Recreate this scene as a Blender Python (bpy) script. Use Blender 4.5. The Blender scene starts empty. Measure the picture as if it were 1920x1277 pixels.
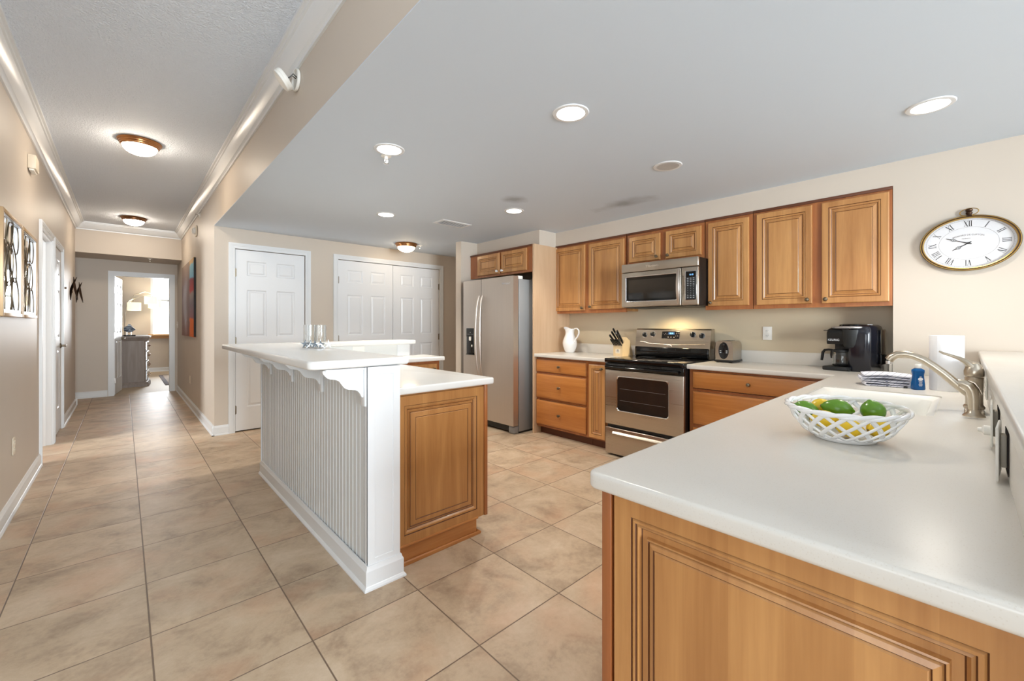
import bpy, bmesh, math, random
from mathutils import Vector, Matrix
random.seed(7)
PI = math.pi
SC = bpy.context.scene
COL = SC.collection
V = Vector

# ------------------------------------------------------------------ camera
cd = bpy.data.cameras.new('camera')
cd.sensor_width = 36.0
cd.lens = 787.5 / 1920 * 36.0
cd.shift_x = -5.0 / 1920
cd.shift_y = -30.1 / 1920
cd.clip_start = 0.02
cam = bpy.data.objects.new('camera', cd)
cam.location = (0, 0, 1.2555)
cam.rotation_euler = (PI / 2, 0, -0.7497)
COL.objects.link(cam)
SC.camera = cam

# ------------------------------------------------------------------ view, world, large lights
vs = SC.view_settings
vs.view_transform = 'Standard'
vs.look = 'None'
vs.gamma = 1.0
vs.use_curve_mapping = False
vs.exposure = 0.14
SC.cycles.use_denoising = True
SC.cycles.max_bounces = 10
SC.cycles.diffuse_bounces = 5
SC.cycles.glossy_bounces = 5
SC.cycles.transmission_bounces = 8
SC.cycles.sample_clamp_indirect = 6.0
SC.cycles.caustics_reflective = False
SC.cycles.caustics_refractive = False

W = bpy.data.worlds.new('daylight')
SC.world = W
W.use_nodes = True
W.node_tree.nodes['Background'].inputs[0].default_value = (0.86, 0.93, 1.0, 1)
W.node_tree.nodes['Background'].inputs[1].default_value = 3.0


def area(name, loc, rot, sx, sy, power, color=(1, 1, 1), shape='RECTANGLE', spread=PI):
    l = bpy.data.lights.new(name, 'AREA')
    l.shape = shape
    l.size = sx
    l.size_y = sy
    l.energy = power
    l.color = color
    l.spread = spread
    o = bpy.data.objects.new(name, l)
    o.location = loc
    o.rotation_euler = rot
    COL.objects.link(o)
    return o


# daylight entering by the two wide windows of the living room behind the camera, and by the bedroom window
area('window_daylight_left', (0.55, -4.95, 1.45), (PI / 2, 0, 0), 2.0, 2.2, 540, (0.85, 0.945, 1.0))
area('window_daylight_right', (2.85, -4.95, 1.45), (PI / 2, 0, 0), 2.0, 2.2, 60, (0.85, 0.945, 1.0))
area('window_daylight_side', (-3.78, -0.9, 1.45), (PI / 2, 0, -PI / 2), 3.6, 2.2, 52, (0.90, 0.96, 1.0))
area('side_room_daylight', (-2.72, 6.1, 1.5), (PI / 2, 0, -PI / 2), 0.8, 1.2, 112, (0.95, 0.98, 1.0))
area('bedroom_window_daylight', (1.0, 14.95, 1.75), (PI / 2, 0, PI), 0.9, 1.5, 130, (0.93, 0.97, 1.0))


# ------------------------------------------------------------------ materials
def lin(c):
    return tuple(((x / 255) / 12.92 if x / 255 <= 0.04045 else ((x / 255 + 0.055) / 1.055) ** 2.4) for x in c)


def col(c):
    return lin(c) + (1.0,)


def mat(name, c=(200, 200, 200), rough=0.5, metal=0.0, coat=0.0, spec=None, trans=0.0, ior=None, emit=None, estr=0.0, alpha=None):
    m = bpy.data.materials.new(name)
    m.use_nodes = True
    b = m.node_tree.nodes['Principled BSDF']
    b.inputs['Base Color'].default_value = col(c)
    b.inputs['Roughness'].default_value = rough
    b.inputs['Metallic'].default_value = metal
    b.inputs['Coat Weight'].default_value = coat
    b.inputs['Coat Roughness'].default_value = 0.12
    if spec is not None:
        b.inputs['Specular IOR Level'].default_value = spec
    b.inputs['Transmission Weight'].default_value = trans
    if ior:
        b.inputs['IOR'].default_value = ior
    if emit:
        b.inputs['Emission Color'].default_value = col(emit)
        b.inputs['Emission Strength'].default_value = estr
    return m


class N:
    """node shorthand for one material"""
    def __init__(s, m):
        s.t = m.node_tree
        s.b = s.t.nodes['Principled BSDF']

    def n(s, typ, **kw):
        x = s.t.nodes.new(typ)
        for k, v in kw.items():
            setattr(x, k, v)
        return x

    def set(s, x, **kw):
        for k, v in kw.items():
            x.inputs[k].default_value = v
        return x

    def l(s, a, b):
        s.t.links.new(a, b)

    def math(s, op, a, b=None, c=None):
        x = s.n('ShaderNodeMath', operation=op)
        for i, q in enumerate((a, b, c)):
            if q is None:
                continue
            if hasattr(q, 'links'):
                s.l(q, x.inputs[i])
            else:
                x.inputs[i].default_value = q
        return x.outputs[0]

    def noise(s, vec, scale, detail=3.0, rough=0.55, dist=0.0):
        x = s.n('ShaderNodeTexNoise')
        x.inputs['Scale'].default_value = scale
        x.inputs['Detail'].default_value = detail
        x.inputs['Roughness'].default_value = rough
        x.inputs['Distortion'].default_value = dist
        if vec is not None:
            s.l(vec, x.inputs['Vector'])
        return x.outputs['Fac']

    def mapping(s, vec, scale=(1, 1, 1), loc=(0, 0, 0)):
        x = s.n('ShaderNodeMapping')
        x.inputs['Scale'].default_value = scale
        x.inputs['Location'].default_value = loc
        s.l(vec, x.inputs['Vector'])
        return x.outputs[0]

    def ramp(s, fac, stops):
        x = s.n('ShaderNodeValToRGB')
        e = x.color_ramp.elements
        while len(e) < len(stops):
            e.new(0.5)
        for q, (p, c) in zip(e, stops):
            q.position = p
            q.color = col(c)
        s.l(fac, x.inputs[0])
        return x.outputs[0]

    def mix(s, fac, a, b, blend='MIX'):
        x = s.n('ShaderNodeMix', data_type='RGBA', blend_type=blend)
        for q, sock in ((fac, 0), (a, 6), (b, 7)):
            if hasattr(q, 'links'):
                s.l(q, x.inputs[sock])
            elif sock == 0:
                x.inputs[0].default_value = q
            else:
                x.inputs[sock].default_value = col(q)
        return x.outputs[2]

    def bump(s, h, strength, dist):
        x = s.n('ShaderNodeBump')
        x.inputs['Strength'].default_value = strength
        x.inputs['Distance'].default_value = dist
        s.l(h, x.inputs['Height'])
        s.l(x.outputs[0], s.b.inputs['Normal'])

    def obj(s):
        return s.n('ShaderNodeTexCoord').outputs['Object']

    def pos(s):
        return s.n('ShaderNodeNewGeometry').outputs['Position']


def painted(name, c, rough, bscale=90, bstr=0.08, bdist=0.002, var=0.02):
    m = mat(name, c, rough)
    k = N(m)
    p = k.pos()
    nz = k.noise(p, 1.3, 2)
    c2 = tuple(max(0, x * (1 - var * 2)) for x in c)
    k.l(k.mix(nz, c, c2), k.b.inputs['Base Color'])
    k.bump(k.noise(p, bscale, 3), bstr, bdist)
    return m


def wood(name, light, dark, axis=2, rough=0.33, coat=0.25):
    m = mat(name, light, rough, coat=coat)
    k = N(m)
    oi = k.n('ShaderNodeObjectInfo')
    off = k.n('ShaderNodeVectorMath', operation='SCALE')
    off.inputs[0].default_value = (13.7, 7.3, 11.9)
    k.l(oi.outputs['Random'], off.inputs['Scale'])
    add = k.n('ShaderNodeVectorMath', operation='ADD')
    k.l(k.obj(), add.inputs[0])
    k.l(off.outputs[0], add.inputs[1])
    vec = add.outputs[0]
    sc = [9.0, 9.0, 9.0]
    sc[axis] = 0.9
    a = k.noise(k.mapping(vec, sc), 1.6, 5, 0.6, 0.4)
    sc2 = [70.0, 70.0, 70.0]
    sc2[axis] = 2.5
    b = k.noise(k.mapping(vec, sc2), 1.0, 3, 0.6)
    # glued-up staves: a slightly different tone every 9 cm or so
    st = [11.0, 11.0, 11.0]
    st[axis] = 0.0
    sn = k.n('ShaderNodeVectorMath', operation='SNAP')
    k.l(k.mapping(vec, st), sn.inputs[0])
    sn.inputs[1].default_value = (1, 1, 1)
    wn = k.n('ShaderNodeTexWhiteNoise')
    k.l(sn.outputs[0], wn.inputs['Vector'])
    f = k.math('ADD', k.math('MULTIPLY', a, 0.68), k.math('MULTIPLY', b, 0.3))
    f = k.math('ADD', f, k.math('MULTIPLY', wn.outputs['Value'], 0.18))
    mid = tuple((x + y) / 2 for x, y in zip(light, dark))
    k.l(k.ramp(f, [(0.33, dark), (0.57, mid), (0.80, light)]), k.b.inputs['Base Color'])
    k.bump(b, 0.05, 0.001)
    return m


M = {}
M['wall'] = painted('beige_wall_paint', (208, 196, 182), 0.48)
M['wall_niche'] = painted('beige_wall_paint_warm_lit', (206, 191, 164), 0.45)  # same wall paint, yellowed so the niche carries its warm light in the colour
M['wall_kitchen'] = M['wall']
M['ceil'] = mat('smooth_ceiling_paint', (208, 219, 231), 0.7)
k = N(M['ceil'])
p = k.pos()


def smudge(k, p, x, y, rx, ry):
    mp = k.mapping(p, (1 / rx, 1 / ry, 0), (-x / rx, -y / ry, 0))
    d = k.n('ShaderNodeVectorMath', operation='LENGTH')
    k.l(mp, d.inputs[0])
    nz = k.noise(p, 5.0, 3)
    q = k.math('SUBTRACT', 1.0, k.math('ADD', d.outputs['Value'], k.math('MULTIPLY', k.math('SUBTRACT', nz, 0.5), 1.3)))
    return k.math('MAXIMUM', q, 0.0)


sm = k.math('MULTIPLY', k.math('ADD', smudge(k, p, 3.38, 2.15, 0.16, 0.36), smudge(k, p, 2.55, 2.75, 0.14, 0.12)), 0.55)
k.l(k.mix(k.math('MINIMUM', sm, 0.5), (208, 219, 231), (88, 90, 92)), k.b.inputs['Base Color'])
k.bump(k.noise(p, 60, 2), 0.03, 0.002)
M['ceil_tex'] = mat('knockdown_ceiling_texture', (226, 234, 245), 0.75)
k = N(M['ceil_tex'])
p = k.pos()
h1 = k.ramp(k.noise(p, 80, 2, 0.5, 0.7), [(0.44, (0, 0, 0)), (0.6, (255, 255, 255))])
k.bump(h1, 0.6, 0.008)
M['trim'] = mat('white_trim_paint', (226, 228, 230), 0.3)
M['door'] = mat('white_door_paint', (231, 233, 236), 0.34)
M['bead'] = mat('white_island_paint', (214, 216, 215), 0.32)

# floor tile
T0X, T0Y, TS = 0.08, 2.235, 0.4695
M['tile'] = mat('stone_look_floor_tile', (190, 165, 138), 0.38)
k = N(M['tile'])
p = k.pos()
sx = k.n('ShaderNodeSeparateXYZ')
k.l(p, sx.inputs[0])
ux = k.math('DIVIDE', k.math('SUBTRACT', sx.outputs[0], T0X), TS)
uy = k.math('DIVIDE', k.math('SUBTRACT', sx.outputs[1], T0Y), TS)
fx, fy = k.math('FRACT', ux), k.math('FRACT', uy)
ex = k.math('MINIMUM', fx, k.math('SUBTRACT', 1.0, fx))
ey = k.math('MINIMUM', fy, k.math('SUBTRACT', 1.0, fy))
e = k.math('MINIMUM', ex, ey)
mr = k.n('ShaderNodeMapRange')
k.l(e, mr.inputs[0])
mr.inputs[1].default_value = 0.0035
mr.inputs[2].default_value = 0.0075
tm = mr.outputs[0]
cb = k.n('ShaderNodeCombineXYZ')
k.l(k.math('FLOOR', ux), cb.inputs[0])
k.l(k.math('FLOOR', uy), cb.inputs[1])
wn = k.n('ShaderNodeTexWhiteNoise')
k.l(cb.outputs[0], wn.inputs['Vector'])
off = k.n('ShaderNodeVectorMath', operation='SCALE')
k.l(wn.outputs['Color'], off.inputs[0])
off.inputs['Scale'].default_value = 20.0
ad = k.n('ShaderNodeVectorMath', operation='ADD')
k.l(p, ad.inputs[0])
k.l(off.outputs[0], ad.inputs[1])
pv = ad.outputs[0]
n1 = k.noise(pv, 4.5, 5, 0.6, 0.5)
n2 = k.noise(pv, 42, 4, 0.65)
n3 = k.noise(pv, 3.0, 3, 0.5)
f = k.math('ADD', k.math('MULTIPLY', n1, 0.75), k.math('MULTIPLY', n2, 0.25))
c1 = k.ramp(f, [(0.32, (150, 128, 106)), (0.5, (186, 164, 138)), (0.68, (204, 184, 160))])
c2 = k.mix(k.math('MULTIPLY', k.math('MAXIMUM', k.math('SUBTRACT', n3, 0.5), 0.0), 2.2), c1, (196, 152, 120))
hv = k.n('ShaderNodeHueSaturation')
k.l(c2, hv.inputs['Color'])
k.l(k.math('ADD', k.math('MULTIPLY', wn.outputs['Value'], 0.12), 0.94), hv.inputs['Value'])
k.l(k.mix(tm, (112, 92, 76), hv.outputs[0]), k.b.inputs['Base Color'])
k.l(k.math('ADD', k.math('MULTIPLY', n2, 0.25), 0.34), k.b.inputs['Roughness'])
rg = k.noise(k.mapping(pv, (1, 2.2, 1)), 26, 4, 0.6, 0.9)
k.bump(k.math('ADD', k.math('MULTIPLY', tm, 0.55), k.math('MULTIPLY', rg, 0.45)), 0.6, 0.004)
M['carpet'] = painted('bedroom_floor_finish', (196, 176, 150), 0.6, 60, 0.2, 0.004)

MAPLE_L, MAPLE_D = (203, 150, 92), (162, 109, 60)
M['maple'] = wood('honey_maple_vertical', MAPLE_L, MAPLE_D, 2)
M['maple_h'] = wood('honey_maple_along_wall', (200, 134, 70), (166, 100, 46), 1)
M['maple_x'] = wood('honey_maple_across', (200, 140, 80), (158, 95, 48), 0)
M['maple_face'] = wood('maple_face_frame', (176, 112, 62), (140, 78, 40), 2)
M['glaze'] = mat('dark_glaze_in_grooves', (92, 52, 26), 0.45)
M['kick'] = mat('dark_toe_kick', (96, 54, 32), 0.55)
M['panelwood'] = wood('pale_maple_side_panel', (212, 182, 150), (194, 160, 126), 2, 0.45, 0.0)
M['counter'] = mat('cream_solid_surface', (228, 223, 215), 0.26)
k = N(M['counter'])
p = k.pos()
vo = k.n('ShaderNodeTexVoronoi')
vo.inputs['Scale'].default_value = 210
k.l(p, vo.inputs['Vector'])
sp = k.math('LESS_THAN', vo.outputs['Distance'], 0.22)
c = k.mix(k.noise(p, 3, 2), (222, 218, 211), (215, 210, 201))
k.l(k.mix(k.math('MULTIPLY', sp, 0.2), c, (190, 178, 160)), k.b.inputs['Base Color'])
M['bar_white'] = mat('white_bar_top', (226, 225, 222), 0.16)
M['sink'] = mat('white_sink_acrylic', (240, 239, 234), 0.22)


def brushed(name, c, rough, axis, metal=1.0):
    m = mat(name, c, rough, metal)
    k = N(m)
    s = [160.0, 160.0, 160.0]
    s[axis] = 1.5
    nz = k.noise(k.mapping(k.obj(), s), 1.0, 2)
    k.l(k.math('ADD', k.math('MULTIPLY', nz, 0.14), rough - 0.07), k.b.inputs['Roughness'])
    k.l(k.mix(nz, tuple(x * 0.94 for x in c), c), k.b.inputs['Base Color'])
    return m


M['steel_v'] = brushed('brushed_stainless_vertical', (216, 207, 198), 0.40, 2)
M['steel_h'] = brushed('brushed_stainless_horizontal', (196, 186, 172), 0.30, 1)
M['fridge_side'] = mat('grey_painted_fridge_side', (150, 152, 154), 0.4, 0.35)
M['nickel'] = mat('brushed_nickel', (196, 184, 166), 0.28, 1.0)
M['ring_grey'] = mat('burner_ring_print', (52, 50, 50), 0.2)
M['chrome'] = mat('polished_chrome', (225, 225, 225), 0.1, 1.0)
M['pewter'] = mat('antique_pewter', (128, 116, 98), 0.35, 1.0)
M['bronze'] = mat('antique_bronze', (132, 92, 62), 0.32, 1.0)
M['copper'] = mat('antique_copper', (176, 124, 80), 0.3, 1.0)
M['gold'] = mat('aged_gold', (196, 158, 82), 0.3, 1.0)
M['black'] = mat('black_plastic', (14, 14, 15), 0.35)
M['black_gloss'] = mat('black_gloss', (8, 8, 9), 0.08)
M['black_soft'] = mat('soft_black_plastic', (30, 32, 33), 0.5)
M['navy_black'] = mat('blue_black_gloss', (18, 21, 32), 0.2, coat=0.4)
M['dark_glass'] = mat('dark_oven_glass', (34, 31, 28), 0.06, spec=0.8)
M['porcelain'] = mat('white_porcelain', (240, 240, 240), 0.14, coat=0.5)
M['white_plastic'] = mat('white_plastic', (238, 236, 230), 0.38)
M['cream_plastic'] = mat('cream_plastic', (226, 214, 194), 0.42)
M['paper'] = painted('paper_towel_sheets', (244, 244, 246), 0.9, 120, 0.25, 0.003, 0.0)
M['glass'] = mat('clear_glass', (250, 252, 252), 0.02, trans=1.0, ior=1.45)
M['lemon'] = painted('lemon_peel', (240, 200, 34), 0.34, 170, 0.25, 0.002, 0.06)
M['lime'] = painted('lime_peel', (112, 168, 40), 0.24, 150, 0.15, 0.0015, 0.2)
M['stem'] = mat('dry_stem', (140, 112, 66), 0.7)
M['blockwood'] = wood('pale_knife_block_wood', (230, 204, 162), (212, 182, 136), 2, 0.45, 0.0)
M['pearl'] = mat('pearly_star', (178, 192, 206), 0.22, 0.9)
M['dial'] = mat('white_clock_dial', (220, 219, 221), 0.5)
M['ink'] = mat('black_ink', (28, 24, 24), 0.5)
M['ink_grey'] = mat('grey_ink', (120, 112, 112), 0.6)
M['print_white'] = mat('white_print', (225, 228, 232), 0.5)
M['lamp_glow'] = mat('glowing_lamp_glass', (255, 250, 240), 0.3, emit=(255, 238, 216), estr=60.0)
M['lamp_glow_soft'] = mat('glowing_lamp_glass_kitchen', (255, 250, 240), 0.3, emit=(255, 226, 186), estr=19.0)
M['bulb'] = mat('recessed_lamp_lens', (255, 255, 255), 0.3, emit=(255, 250, 240), estr=12.0)
M['reflector'] = mat('satin_reflector', (206, 206, 205), 0.4, 0.3)
M['lcd'] = mat('lcd_digits', (120, 190, 255), 0.4, emit=(130, 200, 255), estr=1.2)
M['lcd_bg'] = mat('lcd_window', (40, 60, 92), 0.2, emit=(50, 80, 130), estr=0.25)
M['vent_dark'] = mat('dark_duct', (40, 40, 42), 0.8)
M['mirror'] = mat('mirror_glass', (235, 238, 240), 0.03, 1.0)
M['champagne'] = mat('champagne_wood_frame', (190, 158, 118), 0.4, 0.3)
M['silver_frame'] = mat('silver_frame', (205, 205, 208), 0.3, 0.8)
M['shade'] = mat('linen_lamp_shade', (250, 240, 215), 0.8, emit=(255, 236, 200), estr=1.0)
M['greywood'] = wood('grey_washed_wood', (158, 148, 142), (128, 116, 110), 2, 0.5, 0.0)
M['mirrored'] = mat('mirrored_drawer_front', (190, 192, 196), 0.15, 0.9)
M['fish'] = mat('blue_grey_ceramic', (120, 132, 148), 0.3)
k = N(M['fish'])
k.l(k.ramp(k.noise(k.mapping(k.obj(), (8, 3, 22)), 1.5, 2, 0.5, 1.0), [(0.4, (58, 66, 82)), (0.55, (140, 152, 168)), (0.7, (214, 218, 224))]), k.b.inputs['Base Color'])
M['sillwood'] = wood('oak_window_sill', (226, 184, 132), (204, 156, 104), 0, 0.5, 0.0)
M['rugm'] = painted('grey_rug_pile', (196, 182, 170), 0.95, 150, 0.5, 0.006)
M['rugedge'] = mat('dark_rug_binding', (112, 104, 108), 0.9)
M['soap'] = mat('blue_dish_soap', (4, 96, 168), 0.08, trans=0.35, ior=1.38)
M['towel'] = mat('white_cotton_towel', (232, 232, 240), 0.95)
k = N(M['towel'])
vec = k.mapping(k.obj(), (1, 1, 1))
br = k.n('ShaderNodeTexBrick')
br.offset = 0.0
br.inputs['Scale'].default_value = 1.0
br.inputs['Brick Width'].default_value = 0.038
br.inputs['Row Height'].default_value = 0.026
br.inputs['Mortar Size'].default_value = 0.0009
br.inputs['Color1'].default_value = col((234, 234, 242))
br.inputs['Color2'].default_value = col((226, 227, 238))
br.inputs['Mortar'].default_value = col((96, 104, 132))
cbx = k.n('ShaderNodeCombineXYZ')
sxx = k.n('ShaderNodeSeparateXYZ')
k.l(vec, sxx.inputs[0])
k.l(sxx.outputs[0], cbx.inputs[0])
k.l(k.math('ADD', sxx.outputs[1], k.math('MULTIPLY', sxx.outputs[2], 1.0)), cbx.inputs[1])
k.l(cbx.outputs[0], br.inputs['Vector'])
k.l(br.outputs['Color'], k.b.inputs['Base Color'])
M['rust'] = mat('dark_metal_leaf', (74, 54, 40), 0.35, 0.85)
M['brick_dark'] = mat('box_interior', (52, 40, 34), 0.9)
# abstract painting
M['canvas'] = mat('abstract_painted_canvas', (150, 120, 120), 0.55)
k = N(M['canvas'])
p = k.obj()
sp = k.n('ShaderNodeSeparateXYZ')
k.l(p, sp.inputs[0])
nz = k.noise(k.mapping(p, (2, 2, 5)), 2.0, 4)
zz = k.math('ADD', sp.outputs[2], k.math('MULTIPLY', k.math('SUBTRACT', nz, 0.5), 0.16))
bright = k.ramp(k.math('DIVIDE', zz, 1.13), [(0.0, (226, 112, 48)), (0.22, (232, 118, 54)), (0.25, (150, 104, 112)), (0.42, (120, 108, 118)), (0.55, (150, 140, 136)), (0.60, (176, 60, 66)), (0.74, (140, 62, 74)), (0.77, (120, 176, 204)), (0.93, (140, 196, 214)), (0.95, (214, 176, 120))])
dull = k.ramp(k.math('DIVIDE', zz, 1.13), [(0.0, (136, 86, 78)), (0.35, (128, 108, 112)), (0.7, (122, 106, 110)), (1.0, (146, 126, 112))])
ymask = k.math('LESS_THAN', k.math('ADD', sp.outputs[1], k.math('MULTIPLY', k.math('SUBTRACT', nz, 0.5), 0.25)), -0.30)
k.l(k.mix(ymask, dull, bright), k.b.inputs['Base Color'])
k.bump(k.noise(p, 40, 4), 0.3, 0.003)
M['sky_glass'] = mat('window_pane', (255, 255, 255), 0.02)
k = N(M['sky_glass'])
tr = k.n('ShaderNodeBsdfTransparent')
gl = k.n('ShaderNodeBsdfGlossy')
gl.inputs['Roughness'].default_value = 0.02
mx = k.n('ShaderNodeMixShader')
fr = k.n('ShaderNodeFresnel')
k.l(fr.outputs[0], mx.inputs[0])
k.l(tr.outputs[0], mx.inputs[1])
k.l(gl.outputs[0], mx.inputs[2])
k.l(mx.outputs[0], k.t.nodes['Material Output'].inputs['Surface'])


# ------------------------------------------------------------------ mesh helpers
OFF = {}


def F(o, u=(1, 0, 0), n=(0, -1, 0), v=(0, 0, 1)):
    """frame: (a, b, c) -> o + a*u + b*v + c*n"""
    o, u, n, v = V(o), V(u), V(n), V(v)
    return lambda a, b, c=0.0: o + u * a + v * b + n * c


class MB:
    def __init__(s):
        s.bm = bmesh.new()
        s.mats = []

    def mi(s, m):
        m = M[m] if isinstance(m, str) else m
        if m not in s.mats:
            s.mats.append(m)
        return s.mats.index(m)

    def face(s, pts, m):
        vs_ = [s.bm.verts.new(p) for p in pts]
        try:
            f = s.bm.faces.new(vs_)
            f.material_index = s.mi(m)
            return f
        except ValueError:
            return None

    def absorb(s, other, i, mtx=None):
        mp = {}
        for v in other.verts:
            mp[v] = s.bm.verts.new(mtx @ v.co if mtx else v.co)
        for f in other.faces:
            try:
                g = s.bm.faces.new([mp[v] for v in f.verts])
                g.material_index = i
            except ValueError:
                pass
        other.free()

    def box(s, a, b, m, bev=0.0, seg=2, mtx=None):
        t = bmesh.new()
        x0, y0, z0 = [min(p, q) for p, q in zip(a, b)]
        x1, y1, z1 = [max(p, q) for p, q in zip(a, b)]
        c = [t.verts.new(p) for p in ((x0, y0, z0), (x1, y0, z0), (x1, y1, z0), (x0, y1, z0), (x0, y0, z1), (x1, y0, z1), (x1, y1, z1), (x0, y1, z1))]
        for q in ((0, 3, 2, 1), (4, 5, 6, 7), (0, 1, 5, 4), (1, 2, 6, 5), (2, 3, 7, 6), (3, 0, 4, 7)):
            t.faces.new([c[i] for i in q])
        if bev > 0:
            bmesh.ops.bevel(t, geom=list(t.edges), offset=bev, segments=seg, profile=0.5, affect='EDGES')
        s.absorb(t, s.mi(m), mtx)
        return s

    def fbox(s, f, a, b, m, bev=0.0, seg=2):
        """box in a frame"""
        o = f(0, 0, 0)
        U, Vv, Nn = f(1, 0, 0) - o, f(0, 1, 0) - o, f(0, 0, 1) - o
        mx = Matrix(((U.x, Vv.x, Nn.x, o.x), (U.y, Vv.y, Nn.y, o.y), (U.z, Vv.z, Nn.z, o.z), (0, 0, 0, 1)))
        return s.box(a, b, m, bev, seg, mx)

    def loft(s, rings, m, closed=True, cap0=False, cap1=False, mats=None):
        """rings: lists of points with the same count"""
        vr = [[s.bm.verts.new(p) for p in r] for r in rings]
        i0 = s.mi(m)
        n = len(vr[0])
        for k_ in range(len(vr) - 1):
            mi = s.mi(mats[k_]) if mats else i0
            for j in range(n if closed else n - 1):
                q = [vr[k_][j], vr[k_][(j + 1) % n], vr[k_ + 1][(j + 1) % n], vr[k_ + 1][j]]
                try:
                    s.bm.faces.new(q).material_index = mi
                except ValueError:
                    pass
        if cap0:
            s.bm.faces.new(list(reversed(vr[0]))).material_index = s.mi(mats[0]) if mats else i0
        if cap1:
            s.bm.faces.new(vr[-1]).material_index = s.mi(mats[-1]) if mats else i0
        return s

    def lathe(s, prof, m, c=(0, 0, 0), axis=(0, 0, 1), seg=28, sx=1.0, sy=1.0, mats=None, caps=True):
        """prof: (radius, height) pairs turned about an axis through c"""
        c = V(c)
        q = V((0, 0, 1)).rotation_difference(V(axis).normalized())
        rings = []
        for r, h in prof:
            r = max(r, 1e-5)
            rings.append([c + q @ V((math.cos(2 * PI * j / seg) * r * sx, math.sin(2 * PI * j / seg) * r * sy, h)) for j in range(seg)])
        return s.loft(rings, m, True, caps, caps, mats)

    def cyl(s, p0, p1, r, m, r1=None, seg=20):
        p0, p1 = V(p0), V(p1)
        L = (p1 - p0).length
        return s.lathe([(r, 0), (r if r1 is None else r1, L)], m, p0, p1 - p0, seg)

    def tube(s, pts, r, m, seg=10, closed=False, flat=1.0, up=None):
        """r: a number or one per point; flat: second radius as a share of the first"""
        pts = [V(p) for p in pts]
        n = len(pts)
        rs = r if isinstance(r, (list, tuple)) else [r] * n
        rings = []
        prev = None
        for i in range(n):
            if closed:
                t = pts[(i + 1) % n] - pts[i - 1]
            else:
                t = pts[min(i + 1, n - 1)] - pts[max(i - 1, 0)]
            t.normalize()
            if prev is None or (closed and up):
                a = V(up) if up else (V((0, 0, 1)) if abs(t.z) < 0.9 else V((1, 0, 0)))
            else:
                a = prev
            a = a - t * a.dot(t)
            if a.length < 1e-6:
                a = V((1, 0, 0)) - t * t.x
            a.normalize()
            prev = a
            b = t.cross(a)
            rings.append([pts[i] + a * math.cos(2 * PI * j / seg) * rs[i] * flat + b * math.sin(2 * PI * j / seg) * rs[i] for j in range(seg)])
        if closed:
            rings.append(rings[0])
            s.loft(rings, m)
            bmesh.ops.remove_doubles(s.bm, verts=list(s.bm.verts), dist=1e-6)
            return s
        return s.loft(rings, m, True, True, True)

    def prism(s, poly, f, c0, c1, m):
        """polygon of (a, b) in frame f, from depth c0 to c1"""
        return s.loft([[f(a, b, c0) for a, b in poly], [f(a, b, c1) for a, b in poly]], m, True, True, True)

    def rects(s, f, u0, v0, u1, v1, rings, m, cap=True):
        """concentric rectangles: rings of (inset, depth, material)"""
        R = []
        ms = []
        for q in rings:
            i, c = q[0], q[1]
            R.append([f(u0 + i, v0 + i, c), f(u1 - i, v0 + i, c), f(u1 - i, v1 - i, c), f(u0 + i, v1 - i, c)])
            ms.append(q[2] if len(q) > 2 else m)
        s.loft(R, m, True, False, False, ms[1:])
        if cap:
            s.face(R[-1], m)
        return s

    def build(s, name, parent=None, loc=None, angle=35, recalc=True, smooth=True):
        bm = s.bm
        if recalc:
            bmesh.ops.recalc_face_normals(bm, faces=list(bm.faces))
        if parent is not None:
            off = OFF.get(parent.name, V((0, 0, 0)))
        else:
            if loc is None:
                xs = [v.co for v in bm.verts]
                lo = V([min(c[i] for c in xs) for i in range(3)])
                hi = V([max(c[i] for c in xs) for i in range(3)])
                off = V(((lo.x + hi.x) / 2, (lo.y + hi.y) / 2, lo.z))
            else:
                off = V(loc)
        for v in bm.verts:
            v.co -= off
        me = bpy.data.meshes.new(name)
        bm.to_mesh(me)
        bm.free()
        for m in s.mats:
            me.materials.append(m)
        if smooth:
            me.polygons.foreach_set('use_smooth', [True] * len(me.polygons))
            me.set_sharp_from_angle(angle=math.radians(angle))
        o = bpy.data.objects.new(name, me)
        COL.objects.link(o)
        if parent is not None:
            o.parent = parent
            OFF[o.name] = off
        else:
            o.location = off
            OFF[o.name] = off
        return o


def tag(o, label, cat=None, group=None, kind=None):
    o['label'] = label
    if cat:
        o['category'] = cat
    if group:
        o['group'] = group
    if kind:
        o['kind'] = kind
    return o


def struct(o, label, cat):
    return tag(o, label, cat, None, 'structure')


def thing(name, label, cat, loc=(0, 0, 0), group=None, kind=None, rotz=0.0, local=False):
    """an Empty at the thing's base; parts are authored in world metres (or, when local, about the base)"""
    o = bpy.data.objects.new(name, None)
    COL.objects.link(o)
    o.empty_display_size = 0.05
    o.location = loc
    o.rotation_euler = (0, 0, rotz)
    OFF[o.name] = V((0, 0, 0)) if local else V(loc)
    return tag(o, label, cat, group, kind)


KIDS = {}


def dup(root, loc, label, rot=None, group=None):
    """a copy of a thing with copies of its parts and sub-parts, sharing mesh data"""
    r = root.copy()
    COL.objects.link(r)
    r.location = loc
    if rot is not None:
        r.rotation_euler = rot
    r['label'] = label
    if group:
        r['group'] = group
    for ch in [o for o in bpy.data.objects if o.parent == root]:
        c_ = ch.copy()
        COL.objects.link(c_)
        c_.parent = r
        for g in [o for o in bpy.data.objects if o.parent == ch]:
            d = g.copy()
            COL.objects.link(d)
            d.parent = c_
    return r


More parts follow.
